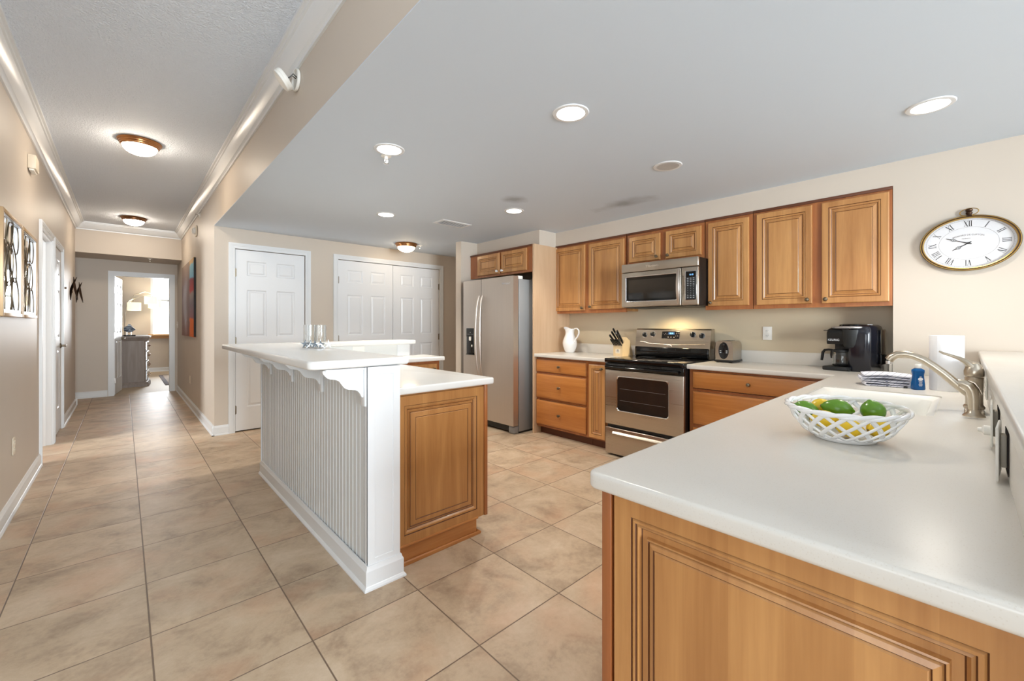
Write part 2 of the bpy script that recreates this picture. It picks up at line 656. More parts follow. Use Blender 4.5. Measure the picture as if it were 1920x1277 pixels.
def text(name, body, f, size, parent, m, depth=0.0006, align='CENTER', shear=0.0, xs=1.0):
    """lettering as a mesh, standing in frame f"""
    cu = bpy.data.curves.new(name, 'FONT')
    cu.body = body
    cu.size = size
    cu.extrude = depth
    cu.align_x = align
    cu.align_y = 'CENTER'
    cu.shear = shear
    o = bpy.data.objects.new(name + '_curve', cu)
    COL.objects.link(o)
    dg = bpy.context.evaluated_depsgraph_get()
    me = bpy.data.meshes.new_from_object(o.evaluated_get(dg))
    bpy.data.objects.remove(o)
    bpy.data.curves.remove(cu)
    off = OFF.get(parent.name, V((0, 0, 0)))
    for v in me.vertices:
        v.co = f(v.co.x * xs, v.co.y, v.co.z) - off
    me.materials.clear()
    me.materials.append(M[m])
    me.name = name
    q = bpy.data.objects.new(name, me)
    COL.objects.link(q)
    q.parent = parent
    OFF[q.name] = off
    return q


def plate(xs, ys, keep, z0, z1, m, vr=0.0, hr=0.006, vseg=5, hseg=3, vsel=None, hsel=None):
    """slab made of the grid cells for which keep(x, y) is true, with rounded corners and edges"""
    s = MB()
    bm = s.bm
    i = s.mi(m)
    for a in range(len(xs) - 1):
        for b in range(len(ys) - 1):
            if not keep((xs[a] + xs[a + 1]) / 2, (ys[b] + ys[b + 1]) / 2):
                continue
            X0, X1, Y0, Y1 = xs[a], xs[a + 1], ys[b], ys[b + 1]
            for q in (((X0, Y0, z1), (X1, Y0, z1), (X1, Y1, z1), (X0, Y1, z1)), ((X0, Y1, z0), (X1, Y1, z0), (X1, Y0, z0), (X0, Y0, z0))):
                bm.faces.new([bm.verts.new(p_) for p_ in q]).material_index = i
            for (da, db, p0, p1) in ((-1, 0, (X0, Y1), (X0, Y0)), (1, 0, (X1, Y0), (X1, Y1)), (0, -1, (X0, Y0), (X1, Y0)), (0, 1, (X1, Y1), (X0, Y1))):
                aa, bb = a + da, b + db
                if 0 <= aa < len(xs) - 1 and 0 <= bb < len(ys) - 1 and keep((xs[aa] + xs[aa + 1]) / 2, (ys[bb] + ys[bb + 1]) / 2):
                    continue
                bm.faces.new([bm.verts.new(p_) for p_ in ((p0[0], p0[1], z0), (p1[0], p1[1], z0), (p1[0], p1[1], z1), (p0[0], p0[1], z1))]).material_index = i
    bmesh.ops.remove_doubles(bm, verts=list(bm.verts), dist=1e-5)
    bmesh.ops.dissolve_limit(bm, angle_limit=0.02, verts=list(bm.verts), edges=list(bm.edges))
    if vr:
        es = [e for e in bm.edges if abs(e.verts[0].co.z - e.verts[1].co.z) > 1e-4 and len(e.link_faces) == 2 and e.calc_face_angle() > 0.5 and (vsel is None or vsel(e.verts[0].co))]
        bmesh.ops.bevel(bm, geom=es, offset=vr, segments=vseg, profile=0.5, affect='EDGES')
    if hr:
        es = [e for e in bm.edges if abs(e.verts[0].co.z - e.verts[1].co.z) < 1e-5 and len(e.link_faces) == 2 and e.calc_face_angle() > 0.8 and (hsel is None or hsel((e.verts[0].co + e.verts[1].co) / 2))]
        bmesh.ops.bevel(bm, geom=es, offset=hr, segments=hseg, profile=0.5, affect='EDGES')
    return s


def ellipsoid(s, c, r, m, seg=20, rings=12):
    prof = [(math.sin(PI * j / rings), -math.cos(PI * j / rings)) for j in range(rings + 1)]
    c = V(c)
    R = [[c + V((math.cos(2 * PI * q / seg) * max(a, 1e-4) * r[0], math.sin(2 * PI * q / seg) * max(a, 1e-4) * r[1], h * r[2])) for q in range(seg)] for a, h in prof]
    s.loft(R, m, True, True, True)
    return s


# ================================================================== THE SETTING
HC, KC, BC = 2.86, 2.37, 2.385          # hall ceiling, kitchen ceiling, bulkhead
XL, XR, YB, YE = -0.55, 0.747, 5.774, 10.2
XW, XN = 3.865, 4.10                     # clock wall and soffit, niche back


def boxes(name, m, *bs):
    s = MB()
    for a, b in bs:
        s.box(a, b, m)
    return s.build(name, smooth=False)


struct(boxes('floor', 'tile', ((-3.7, -4.9, -0.12), (4.4, 10.27, 0))), 'stone-look beige floor tiles laid square through hall and kitchen', 'floor')
struct(boxes('floor_bedroom', 'carpet', ((-2.2, 10.27, -0.12), (3.2, 14.9, 0))), 'plain tan floor of the bedroom beyond the hall', 'floor')
struct(boxes('ceiling_hall', 'ceil_tex', ((-3.7, -4.9, HC), (0.87, 9.5, HC + 0.1)), ((0.87, -4.9, HC), (4.4, -0.86, HC + 0.1))), 'textured white ceiling over the hallway', 'ceiling')
struct(boxes('ceiling', 'ceil', ((0.7475, -0.97, KC), (4.4, 5.9, KC + 0.12))), 'smooth lower kitchen ceiling with grey smudges', 'ceiling')
struct(boxes('ceiling_bedroom', 'ceil', ((-2.2, 10.27, 2.7), (3.2, 14.9, 2.8))), 'bedroom ceiling seen through the end doorway', 'ceiling')

struct(boxes('wall_left', 'wall',
             ((XL - 0.12, 3.0, 0), (XL, 5.67, HC)), ((-3.7, 3.0, 0), (XL - 0.12, 3.12, HC)), ((XL - 0.12, 6.51, 0), (XL, 6.67, HC)), ((XL - 0.12, 7.43, 0), (XL, 9.406, HC)),
             ((XL - 0.12, 5.67, 2.13), (XL, 6.51, HC)), ((XL - 0.12, 6.67, 2.13), (XL, 7.43, HC)),
             ((-2.7, 5.1, 0), (-2.6, 7.1, 0.85)), ((-2.7, 5.1, 2.15), (-2.6, 7.1, HC)), ((-2.7, 5.1, 0.85), (-2.6, 5.65, 2.15)), ((-2.7, 6.55, 0.85), (-2.6, 7.1, 2.15)), ((-2.6, 5.1, 0), (XL - 0.12, 5.2, HC)), ((-2.6, 7.0, 0), (-0.95, 7.1, HC)), ((-1.05, 6.62, 0), (-0.95, 7.1, HC)), ((-1.05, 6.55, 0), (XL - 0.12, 6.66, HC))), 'long beige hallway wall on the left', 'wall')
struct(boxes('wall_alcove', 'wall', ((-1.05, 9.3, 0), (-0.95, 10.25, BC)), ((-1.0, 9.306, 0), (XL - 0.12, 9.406, BC)), ((-1.05, 9.40, BC), (0.87, 10.28, HC))), 'beige bulkhead spanning the end of the hall', 'wall')
struct(boxes('wall_end', 'wall', ((-1.05, YE, 0), (-0.135, YE + 0.11, BC)), ((0.645, YE, 0), (0.87, YE + 0.11, BC)), ((-0.135, YE, 2.13), (0.645, YE + 0.11, BC))), 'beige end wall around the bedroom doorway', 'wall')
struct(boxes('wall_right', 'wall', ((XR, YB, 0), (0.86, YE, HC)), ((XR, -0.97, KC + 0.004), (0.86, YB, HC)), ((0.86, -0.97, KC + 0.125), (4.4, -0.86, HC))), 'beige hallway wall with the picture, its header running above the kitchen edge', 'wall')
struct(boxes('wall_back', 'wall',
             ((0.86, YB, 0), (0.945, YB + 0.11, KC)), ((1.705, YB, 0), (2.118, YB + 0.11, KC)), ((3.722, YB, 0), (4.4, YB + 0.11, KC)),
             ((0.945, YB, 2.137), (1.705, YB + 0.11, KC)), ((2.118, YB, 2.137), (3.722, YB + 0.11, KC)), ((0.9, YB + 0.35, 0), (3.8, YB + 0.4, KC))), 'beige back wall holding the two sets of white doors', 'wall')
struct(boxes('wall_range', 'wall',
             ((XN + 0.3, 0.34, 0), (4.4, YB, KC)), ((XN, 3.4, 0), (4.4, YB, KC)), ((XN, 0.34, 1.6), (4.4, 3.4, KC)), ((XW, -4.9, 0), (4.4, 0.34, HC)),
             ((XW, 0.34, 2.207), (XN, 3.415, KC)), ((3.575, 3.415, 2.19), (XN, 4.6, KC)), ((3.303, 4.6, 0), (4.4, 4.72, KC))), 'beige wall behind the cooking range with soffit and clock wall', 'wall')
struct(boxes('wall_niche', 'wall_niche', ((XN, 0.34, 0), (XN + 0.25, 3.4, 1.6))), 'beige wall between counter and wall cabinets, tinted with warm light', 'wall')
struct(boxes('wall_living', 'wall',
             ((-3.7, -4.9, 0), (4.4, -4.8, 0.35)), ((-3.7, -4.9, 2.55), (4.4, -4.8, HC)), ((-3.7, -4.9, 0.35), (-0.45, -4.8, 2.55)), ((-3.7, -4.8, 0), (-3.6, 3.0, 0.35)), ((-3.7, -4.8, 2.55), (-3.6, 3.0, HC)), ((-3.7, -4.8, 0.35), (-3.6, -2.7, 2.55)), ((-3.7, 0.9, 0.35), (-3.6, 3.0, 2.55)), ((1.55, -4.9, 0.35), (1.85, -4.8, 2.55)), ((3.85, -4.9, 0.35), (4.4, -4.8, 2.55))), 'window wall of the living room behind the camera', 'wall')
struct(boxes('wall_bedroom', 'wall',
             ((-2.2, 14.674, 0), (0.52, 14.8, 2.7)), ((1.5, 14.674, 0), (3.2, 14.8, 2.7)), ((0.52, 14.674, 0), (1.5, 14.8, 0.95)), ((0.52, 14.674, 2.6), (1.5, 14.8, 2.7)),
             ((-2.3, 10.3, 0), (-2.2, 14.8, 2.7)), ((3.1, 10.3, 0), (3.2, 14.8, 2.7)), ((-2.2, 10.312, 0), (-1.05, 10.4, 2.7)), ((0.87, 10.312, 0), (3.2, 10.4, 2.7)), ((-1.05, 10.312, BC), (0.87, 10.4, 2.7))), 'pale walls of the bedroom beyond the hall', 'wall')

# crown moulding round the hall ceiling
PROF = [(0, -0.118), (0.012, -0.118), (0.014, -0.104), (0.022, -0.098), (0.03, -0.096), (0.05, -0.074), (0.066, -0.044), (0.072, -0.03), (0.082, -0.028), (0.084, -0.016), (0.098, -0.014), (0.1, -0.002), (0.1, 0.0), (0, 0.0)]
s = MB()
path = [((XL, 3.0), (1, 0)), ((XL, 9.40), (1, -1)), ((XR, 9.40), (-1, -1)), ((XR, -0.97), (-1, 0))]
s.loft([[V((x + a * o_[0], y + a * o_[1], HC + b)) for a, b in PROF] for (x, y), o_ in path], 'trim', True, True, True)
struct(s.build('trim_1', angle=25), 'white crown moulding running round the hall ceiling', 'crown moulding')

BP = [(0, 0), (0.024, 0), (0.024, 0.008), (0.017, 0.018), (0.014, 0.02), (0.014, 0.088), (0.008, 0.1), (0.006, 0.11), (0, 0.11)]


def baseboard(name, label, *runs):
    """runs: ((x0, y0), (x1, y1), (nx, ny)) with n pointing into the room"""
    s = MB()
    for (p0, p1, n) in runs:
        s.loft([[V((q[0] + a * n[0], q[1] + a * n[1], b)) for a, b in BP] for q in (p0, p1)], 'trim', True, True, True)
    return struct(s.build(name, angle=25), label, 'baseboard')


baseboard('baseboard_left', 'white baseboard along the left hall wall', ((XL, 3.0), (XL, 5.6), (1, 0)), ((XL, 7.515), (XL, 9.43), (1, 0)), ((XL + 0.024, 9.406), (-0.95, 9.406), (0, 1)))
baseboard('baseboard_end', 'white baseboard under the end wall left of the bedroom door', ((-0.95, YE), (-0.206, YE), (0, -1)))
baseboard('baseboard_right', 'white baseboard along the right hall wall turning to the first door', ((XR, YB - 0.024), (XR, YE), (-1, 0)), ((XR - 0.024, YB), (0.885, YB), (0, -1)))
baseboard('baseboard_back', 'white baseboard along the back wall between the doors', ((1.768, YB), (2.06, YB), (0, -1)), ((3.795, YB), (4.1, YB), (0, -1)))
baseboard('baseboard_bedroom', 'white baseboard under the bedroom window', ((-2.2, 14.674), (3.1, 14.674), (0, -1)))


def casing(name, parent, f, w, h, cw=0.064):
    """door trim round an opening w by h; frame at the opening's lower left, normal out of the wall"""
    s = MB()

    def U(i, o_, c0, c1):
        s.prism([(-o_, 0), (-i, 0), (-i, h + i), (w + i, h + i), (w + i, 0), (w + o_, 0), (w + o_, h + o_), (-o_, h + o_)], f, c0, c1, 'trim')
    U(0.0, cw, 0, 0.010)
    U(0.004, 0.016, 0.010, 0.014)
    U(0.030, cw, 0.010, 0.016)
    U(0.044, cw - 0.004, 0.016, 0.020)
    return s.build(name, parent, angle=20)


PANELS = [(0.127, 0.455), (0.515, 0.78), (0.857, 0.941)]


def leaf(name, parent, f, w, h, t=0.035, both=False):
    """six-panel door leaf; f at lower left of the front face"""
    s = MB()
    R = [(a * w, p0 * h, b * w, p1 * h) for p0, p1 in PANELS for a, b in ((0.15, 0.43), (0.57, 0.85))]
    for c, sg in (((0.0, 1),) if not both else ((0.0, 1), (-t, -1))):
        us = sorted({0, w} | {q for r in R for q in (r[0], r[2])})
        vs2 = sorted({0, h} | {q for r in R for q in (r[1], r[3])})
        for a, b in zip(us, us[1:]):
            for d, e_ in zip(vs2, vs2[1:]):
                cu, cv = (a + b) / 2, (d + e_) / 2
                if any(r[0] < cu < r[2] and r[1] < cv < r[3] for r in R):
                    continue
                s.face([f(a, d, c), f(b, d, c), f(b, e_, c), f(a, e_, c)], 'door')
        for r in R:
            s.rects(f, r[0], r[1], r[2], r[3], [(0, c), (0.006, c - sg * 0.002), (0.012, c - sg * 0.010), (0.022, c - sg * 0.010), (0.040, c - sg * 0.003), (0.044, c - sg * 0.003)], 'door')
    if not both:
        s.face([f(0, 0, -t), f(0, h, -t), f(w, h, -t), f(w, 0, -t)], 'door')
    for q in (((0, 0), (w, 0)), ((w, 0), (w, h)), ((w, h), (0, h)), ((0, h), (0, 0))):
        s.face([f(q[0][0], q[0][1], 0), f(q[0][0], q[0][1], -t), f(q[1][0], q[1][1], -t), f(q[1][0], q[1][1], 0)], 'door')
    bmesh.ops.remove_doubles(s.bm, verts=list(s.bm.verts), dist=1e-5)
    return s.build(name, parent, angle=12)


def hinge(parent, f, a, z, m='pewter'):
    s = MB()
    s.fbox(f, (a - 0.012, z - 0.045, 0.001), (a + 0.012, z + 0.045, 0.004), m)
    s.cyl(f(a, z - 0.05, 0.006), f(a, z + 0.05, 0.006), 0.006, m, seg=10)
    return s.build('hinge', parent)


def lever(parent, f, a, z, d=1, m='pewter'):
    s = MB()
    n = f(0, 0, 1) - f(0, 0, 0)
    s.lathe([(0.03, 0.0), (0.03, 0.006), (0.024, 0.012), (0.012, 0.014), (0.011, 0.05), (0.0, 0.052)], m, f(a, z, 0), n, 20)
    s.tube([f(a, z, 0.045), f(a + d * 0.03, z + 0.004, 0.052), f(a + d * 0.07, z + 0.004, 0.052), f(a + d * 0.115, z - 0.006, 0.05)], [0.009, 0.009, 0.008, 0.006], m)
    return s.build('door_handle', parent)


def door_root(name, label, loc):
    return thing(name, label, 'door', loc, None, 'structure')


# door_1: single door of the back wall
d = door_root('door_1', 'white six-panel single door left in the back wall', (1.325, YB, 0))
f = F((0.945, YB, 0))
casing('casing', d, f, 0.76, 2.137)
f2 = F((0.951, YB + 0.012, 0.014))
leaf('door_panel', d, f2, 0.748, 2.117)
for z in (0.26, 1.06, 1.86):
    hinge(d, F((0.949, YB + 0.012, 0)), 0, z)
s = MB()
s.box((0.945, YB + 0.06, 0), (1.705, YB + 0.1, 2.137), 'vent_dark')
s.build('closet_shadow_gap', d)
s = MB()
s.lathe([(0.026, 0), (0.026, 0.006), (0.011, 0.012), (0.011, 0.035), (0.026, 0.045), (0.027, 0.06), (0.015, 0.07), (0, 0.071)], 'pewter', (1.645, YB + 0.012, 0.96), (0, -1, 0))
s.build('door_knob', d)

# door_2: double doors of the back wall
d = door_root('door_2', 'pair of white six-panel closet doors right in the back wall', (2.92, YB, 0))
casing('casing', d, F((2.118, YB, 0)), 1.604, 2.137)
for x0 in (2.124, 2.9225):
    leaf('door_panel', d, F((x0, YB + 0.012, 0.014)), 0.7935, 2.117)
for z in (0.26, 1.06, 1.86):
    hinge(d, F((2.122, YB + 0.012, 0)), 0, z)
    hinge(d, F((3.718, YB + 0.012, 0)), 0, z)
s = MB()
s.box((2.118, YB + 0.06, 0), (3.722, YB + 0.1, 2.137), 'vent_dark')
s.build('closet_shadow_gap', d)

# door_3: bedroom door standing open at the end of the hall
d = door_root('door_3', 'white bedroom door standing open at the end of the hall', (0.255, YE, 0))
casing('casing', d, F((-0.135, YE, 0)), 0.78, 2.13)
s = MB()
s.prism([(0, 0), (0.016, 0), (0.016, 2.114), (0.764, 2.114), (0.764, 0), (0.78, 0), (0.78, 2.13), (0, 2.13)], F((-0.135, YE, 0)), -0.11, 0, 'trim')
s.build('jamb', d)
ang = math.radians(83)
u = V((math.cos(ang), math.sin(ang), 0))
n = V((u.y, -u.x, 0))
fo = F((-0.112, YE + 0.075, 0.01), u, n)
leaf('door_panel', d, fo, 0.745, 2.10, 0.035, True)
for z in (0.26, 1.06, 1.86):
    hinge(d, F((-0.118, YE + 0.068, 0), (1, 0, 0)), 0, z, 'chrome')
lever(d, fo, 0.69, 0.98, -1)

# door_4: cased opening, door_5: closed door of the left wall
d = door_root('door_4', 'white cased doorway in the left wall beyond the mirrors', (XL, 6.09, 0))
casing('casing', d, F((XL, 5.67, 0), (0, 1, 0), (1, 0, 0)), 0.84, 2.13)
s = MB()
f = F((XL, 5.67, 0), (0, 1, 0), (1, 0, 0))
s.prism([(0, 0), (0.018, 0), (0.018, 2.112), (0.822, 2.112), (0.822, 0), (0.84, 0), (0.84, 2.13), (0, 2.13)], f, -0.12, 0, 'trim')
s.prism([(0.018, 0), (0.03, 0), (0.03, 2.10), (0.81, 2.10), (0.81, 0), (0.822, 0), (0.822, 2.112), (0.018, 2.112)], f, -0.075, -0.04, 'trim')
s.build('jamb', d)
d = door_root('door_5', 'closed white panel door with lever handle in the left wall', (XL, 7.05, 0))
f = F((XL, 6.67, 0), (0, 1, 0), (1, 0, 0))
casing('casing', d, f, 0.76, 2.13)
fl = F((XL - 0.006, 6.676, 0.012), (0, 1, 0), (1, 0, 0))
leaf('door_panel', d, fl, 0.748, 2.112)
for z in (0.26, 1.06, 1.86):
    hinge(d, F((XL, 6.674, 0), (0, 1, 0), (1, 0, 0)), 0, z)
lever(d, fl, 0.70, 0.99, -1)


# windows
def window(name, label, x0, x1, z0, z1, y, th=0.1, rail=True, ny=-1):
    d = thing(name, label, 'window', ((x0 + x1) / 2, y, z0), None, 'structure')
    s = MB()
    f = F((x0, y, z0))
    w, h = x1 - x0, z1 - z0
    for a, b in (((0, 0), (0.05, h)), ((w - 0.05, 0), (w, h)), ((0.05, 0), (w - 0.05, 0.05)), ((0.05, h - 0.05), (w - 0.05, h))):
        s.fbox(f, (a[0], a[1], -th + 0.01), (b[0], b[1], 0.0), 'trim')
    if rail:
        s.fbox(f, (0.05, h * 0.56, -0.07), (w - 0.05, h * 0.56 + 0.05, -0.02), 'trim')
    s.build('window_frame', d, smooth=False)
    s = MB()
    s.fbox(f, (0.05, 0.05, -0.048), (w - 0.05, h - 0.05, -0.044), 'sky_glass')
    s.build('pane', d, smooth=False)
    return d


d = window('window_1', 'bright bedroom window with pale oak sill', 0.52, 1.5, 0.95, 2.6, 14.674, 0.12)
s = MB()
s.box((0.47, 14.56, 0.955), (1.56, 14.674, 1.0), 'sillwood', 0.008)
s.box((0.5, 14.655, 0.88), (1.53, 14.673, 0.955), 'sillwood', 0.004)
s.build('window_sill', d)
window('window_2', 'living room window behind the camera on the hall side', -0.45, 1.55, 0.35, 2.55, -4.8, 0.1, False)
window('window_3', 'living room window behind the camera on the kitchen side', 1.85, 3.85, 0.35, 2.55, -4.8, 0.1, False)

d = thing('window_4', 'wide living room window on the left behind the camera', 'window', (-3.65, -0.9, 0.35), None, 'structure')
s = MB()
f = F((-3.6, -2.7, 0.35), (0, 1, 0), (1, 0, 0))
for a, b in (((0, 0), (0.05, 2.2)), ((3.55, 0), (3.6, 2.2)), ((1.775, 0), (1.825, 2.2)), ((0, 0), (3.6, 0.05)), ((0, 2.15), (3.6, 2.2))):
    s.fbox(f, (a[0], a[1], -0.09), (b[0], b[1], 0.0), 'trim')
s.build('window_frame', d, smooth=False)
s = MB()
s.fbox(f, (0.05, 0.05, -0.048), (3.55, 2.15, -0.044), 'sky_glass')
s.build('pane', d, smooth=False)

d = thing('window_5', 'window of the side room beyond the left doorway', 'window', (-2.65, 6.1, 0.85), None, 'structure')
s = MB()
f = F((-2.6, 5.65, 0.85), (0, 1, 0), (1, 0, 0))
for a, b in (((0, 0), (0.04, 1.3)), ((0.86, 0), (0.9, 1.3)), ((0, 0), (0.9, 0.04)), ((0, 1.26), (0.9, 1.3)), ((0.04, 0.63), (0.86, 0.67))):
    s.fbox(f, (a[0], a[1], -0.09), (b[0], b[1], 0.0), 'trim')
s.build('window_frame', d, smooth=False)
s = MB()
s.fbox(f, (0.04, 0.04, -0.048), (0.86, 1.26, -0.044), 'sky_glass')
s.build('pane', d, smooth=False)

# half wall that carries the raised ledge behind the sink, its open electrical boxes cut as dark recesses
s = MB()
s.box((0.80, -0.20, 0), (XW, -0.075, 1.055), 'wall')
struct(s.build('wall_ledge', smooth=False), 'low wall behind the sink counter carrying the raised ledge', 'wall')
# ================================================================== LAMPS
def flush_light(x, y, zc, r, label, glow, group, metal='copper'):
    d = thing('flush_ceiling_light', label, 'ceiling light', (x, y, zc), group)
    s = MB()
    s.lathe([(0.0, 0.0), (r * 0.99, 0.0), (r, -0.008), (r * 0.97, -0.016), (r * 0.93, -0.02), (r * 0.92, -0.028), (r * 0.88, -0.034), (r * 0.87, -0.042), (r * 0.80, -0.05), (r * 0.77, -0.046), (r * 0.77, -0.02), (0, -0.02)], metal, (x, y, zc), (0, 0, 1), 48)
    s.build('metal_pan', d, angle=20)
    s = MB()
    rr = r * 0.77
    s.lathe([(0, -0.03)] + [(rr * math.cos(a), -0.046 - rr * 0.60 * math.sin(a)) for a in [PI / 2 * q / 10 for q in range(11)]], glow, (x, y, zc), (0, 0, 1), 40)
    s.build('glass_dome', d)
    return d


flush_light(0.105, 4.945, HC, 0.152, 'glowing copper-rimmed dome light on the hall ceiling, nearer one', 'lamp_glow', 'dome lights on the hall ceiling')
flush_light(0.112, 8.53, HC, 0.155, 'glowing bronze-rimmed dome light on the hall ceiling, by the far bulkhead', 'lamp_glow', 'dome lights on the hall ceiling', 'bronze')
flush_light(2.86, 5.27, KC, 0.150, 'glowing copper-rimmed dome light on the kitchen ceiling before the double doors', 'lamp_glow_soft', None)


def downlight(x, y, label, power, lit=True):
    d = thing('recessed_downlight', label, 'recessed light', (x, y, KC), 'recessed downlights in the kitchen ceiling')
    s = MB()
    s.lathe([(0.071, -0.001), (0.074, -0.006), (0.092, -0.005), (0.096, -0.0005)], 'trim', (x, y, KC), (0, 0, 1), 40)
    s.build('trim_ring', d, recalc=True)
    s = MB()
    s.lathe([(0.0715, -0.004), (0.0715, -0.0015), (0.068, 0.0), (0.0, 0.0)] if lit else [(0.0715, -0.004), (0.0715, -0.0015), (0.06, -0.0012), (0.03, -0.0008), (0.0, -0.0006)], 'bulb' if lit else 'reflector', (x, y, KC - 0.002), (0, 0, 1), 40)
    s.build('lamp_lens' if lit else 'reflector_cone', d)
    if lit:
        l = bpy.data.lights.new('downlight_lamp', 'SPOT')
        l.energy = power
        l.color = (1.0, 0.92, 0.80)
        l.spot_size = math.radians(125)
        l.spot_blend = 0.6
        l.shadow_soft_size = 0.06
        o = bpy.data.objects.new('downlight_lamp', l)
        o.location = (x, y, KC - 0.012)
        COL.objects.link(o)
    return d


downlight(1.725, 1.419, 'lit recessed downlight in the middle of the kitchen ceiling, nearest the island end', 50)
downlight(3.006, 0.124, 'lit recessed downlight above the sink, nearest the wall clock', 62)
downlight(1.237, 2.499, 'lit recessed downlight above the island with a sprinkler head beside it', 15)
downlight(2.798, 1.427, 'unlit recessed downlight in front of the cooking range', 0, False)
downlight(1.945, 3.999, 'small lit recessed downlight left of the air vent', 150)
downlight(2.799, 3.014, 'lit recessed downlight in front of the refrigerator', 98)
l = bpy.data.lights.new('cooktop_lamp', 'SPOT')
l.energy = 17.0
l.color = (1.0, 0.78, 0.45)
l.spot_size = math.radians(160)
l.spot_blend = 0.8
l.shadow_soft_size = 0.04
o = bpy.data.objects.new('cooktop_lamp', l)
o.location = (3.86, 1.97, 1.40)
COL.objects.link(o)
# ================================================================== KITCHEN: CABINETS, COUNTERS, APPLIANCES
UR = (0, -1, 0)          # to the viewer's right on the range wall
NR = (-1, 0, 0)          # out of the range wall
CZ = 0.92                # counter top


def knob(parent, f, a, b, m='pewter', r=0.0155):
    s = MB()
    n = f(0, 0, 1) - f(0, 0, 0)
    s.lathe([(r * 0.62, 0.0), (r * 0.62, 0.003), (r * 0.36, 0.006), (r * 0.36, 0.013), (r * 0.85, 0.018), (r, 0.024), (r * 0.85, 0.030), (r * 0.4, 0.033), (0, 0.0335)], m, f(a, b, 0), n, 20)
    return s.build('knob', parent)


def rp_door(name, parent, f, w, h, wood_='maple', t=0.02, sw=0.058, knob_at=None, label=None):
    """raised-panel door: rounded outside edge, glazed groove, raised field; f at lower left of the front"""
    s = MB()
    r = [(0, -t), (0, -0.006), (0.002, -0.002), (0.006, 0.0), (sw - 0.012, 0.0), (sw - 0.009, -0.004, 'glaze'), (sw - 0.006, -0.001), (sw, -0.002), (sw + 0.005, -0.007), (sw + 0.008, -0.009, 'glaze'), (sw + 0.013, -0.009), (sw + 0.030, -0.0015), (sw + 0.033, -0.003, 'glaze'), (sw + 0.036, -0.0005)]
    lim = min(w, h) / 2 - 0.004
    if r[-1][0] > lim:                       # narrow or low door: the same mouldings, drawn closer
        q = lim / r[-1][0]
        r = [(i * q if i > 0.006 else i, c, *x) for i, c, *x in r]
    s.rects(f, 0, 0, w, h, r, wood_)
    s.face([f(0, 0, -t), f(0, h, -t), f(w, h, -t), f(w, 0, -t)], wood_)
    bmesh.ops.remove_doubles(s.bm, verts=list(s.bm.verts), dist=1e-6)
    d = s.build(name, parent, angle=15)
    if label:
        d['label'] = label
    if knob_at:
        knob(d, f, *knob_at)
    return d


def drawer(parent, f, w, h, wood_='maple_h', t=0.02):
    s = MB()
    s.rects(f, 0, 0, w, h, [(0, -t), (0, -0.008), (0.003, -0.006, 'glaze'), (0.006, -0.0055), (0.016, -0.001), (0.020, 0.0)], wood_)
    s.face([f(0, 0, -t), f(0, h, -t), f(w, h, -t), f(w, 0, -t)], wood_)
    bmesh.ops.remove_doubles(s.bm, verts=list(s.bm.verts), dist=1e-6)
    d = s.build('drawer', parent, angle=15)
    knob(d, f, w / 2, h / 2)
    return d


def wall_cabinet(label, y0, y1, z0, z1, xf, xb, doors, group, trim=True, ends=('maple', 'maple')):
    """wall-hung box with face frame; y0 > y1 runs left to right as seen"""
    d = thing('wall_cabinet', label, 'cabinet', (xf + 0.1, (y0 + y1) / 2, z0), group)
    s = MB()
    s.box((xf + 0.018, y1 + 0.001, z0 + 0.012), (xb, y0 - 0.001, z1), 'maple')
    s.build('box', d, smooth=False)
    f = F((xf, y0, z0), UR, NR)
    w, h = y0 - y1, z1 - z0
    s = MB()
    s.fbox(f, (0.001, 0, -0.018), (w - 0.001, 0.04, 0), 'maple_face')
    s.fbox(f, (0.001, h - 0.045, -0.018), (w - 0.001, h, 0), 'maple_face')
    edges = sorted([0.001, w - 0.001] + [q for dd in doors for q in (y0 - dd[0], y0 - dd[1])])
    for a, b in zip(edges[0::2], edges[1::2]):
        s.fbox(f, (a - (0.012 if a > 0.01 else 0), 0.04, -0.018), (b + (0.012 if b < w - 0.01 else 0), h - 0.045, 0), 'maple_face')
    s.build('face_frame', d, smooth=False)
    if trim:
        s = MB()
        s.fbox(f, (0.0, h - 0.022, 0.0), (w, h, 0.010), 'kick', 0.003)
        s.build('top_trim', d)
    for (a, b, c0, c1, side) in doors:
        fd = F((xf - 0.021, a, c0), UR, NR)
        ww = a - b
        k_ = {'R': (ww - 0.028, 0.03), 'L': (0.028, 0.03)}[side[0]]
        rp_door('door', d, fd, ww, c1 - c0, 'maple', 0.02, 0.055, (k_[0], k_[1], 'porcelain' if len(side) > 1 else 'pewter'))
    return d


UPG = 'maple wall cabinets along the range wall'
ZU0, ZU1 = 1.385, 2.206
wall_cabinet('tall two-door maple wall cabinet above the white pitcher', 3.413, 2.43, ZU0, ZU1, XW, XN - 0.002, [(3.438 - 0.02, 2.962, 1.415, 2.168, 'R'), (2.906, 2.448, 1.425, 2.162, 'L')], UPG)
wall_cabinet('short two-door maple wall cabinet right above the microwave', 2.42, 1.615, 1.855, ZU1, XW, XN - 0.002, [(2.391, 2.044, 1.895, 2.157, 'R'), (1.985, 1.642, 1.893, 2.158, 'L')], UPG)
wall_cabinet('narrow single-door maple wall cabinet just right of the microwave', 1.61, 1.215, ZU0, ZU1, XW, XN - 0.002, [(1.582, 1.244, 1.419, 2.164, 'L')], UPG)
wall_cabinet('wide two-door maple wall cabinet at the right end, above the coffee maker', 1.213, 0.342, ZU0, ZU1, XW, XN - 0.002, [(1.186, 0.80, 1.416, 2.17, 'R'), (0.741, 0.358, 1.414, 2.17, 'L')], UPG)
wall_cabinet('low maple cabinet with white knobs over the refrigerator', 4.598, 3.418, 1.868, 2.188, 3.462, XN - 0.002, [(4.43, 3.985, 1.895, 2.155, 'RW'), (3.945, 3.50, 1.895, 2.155, 'LW')], None)

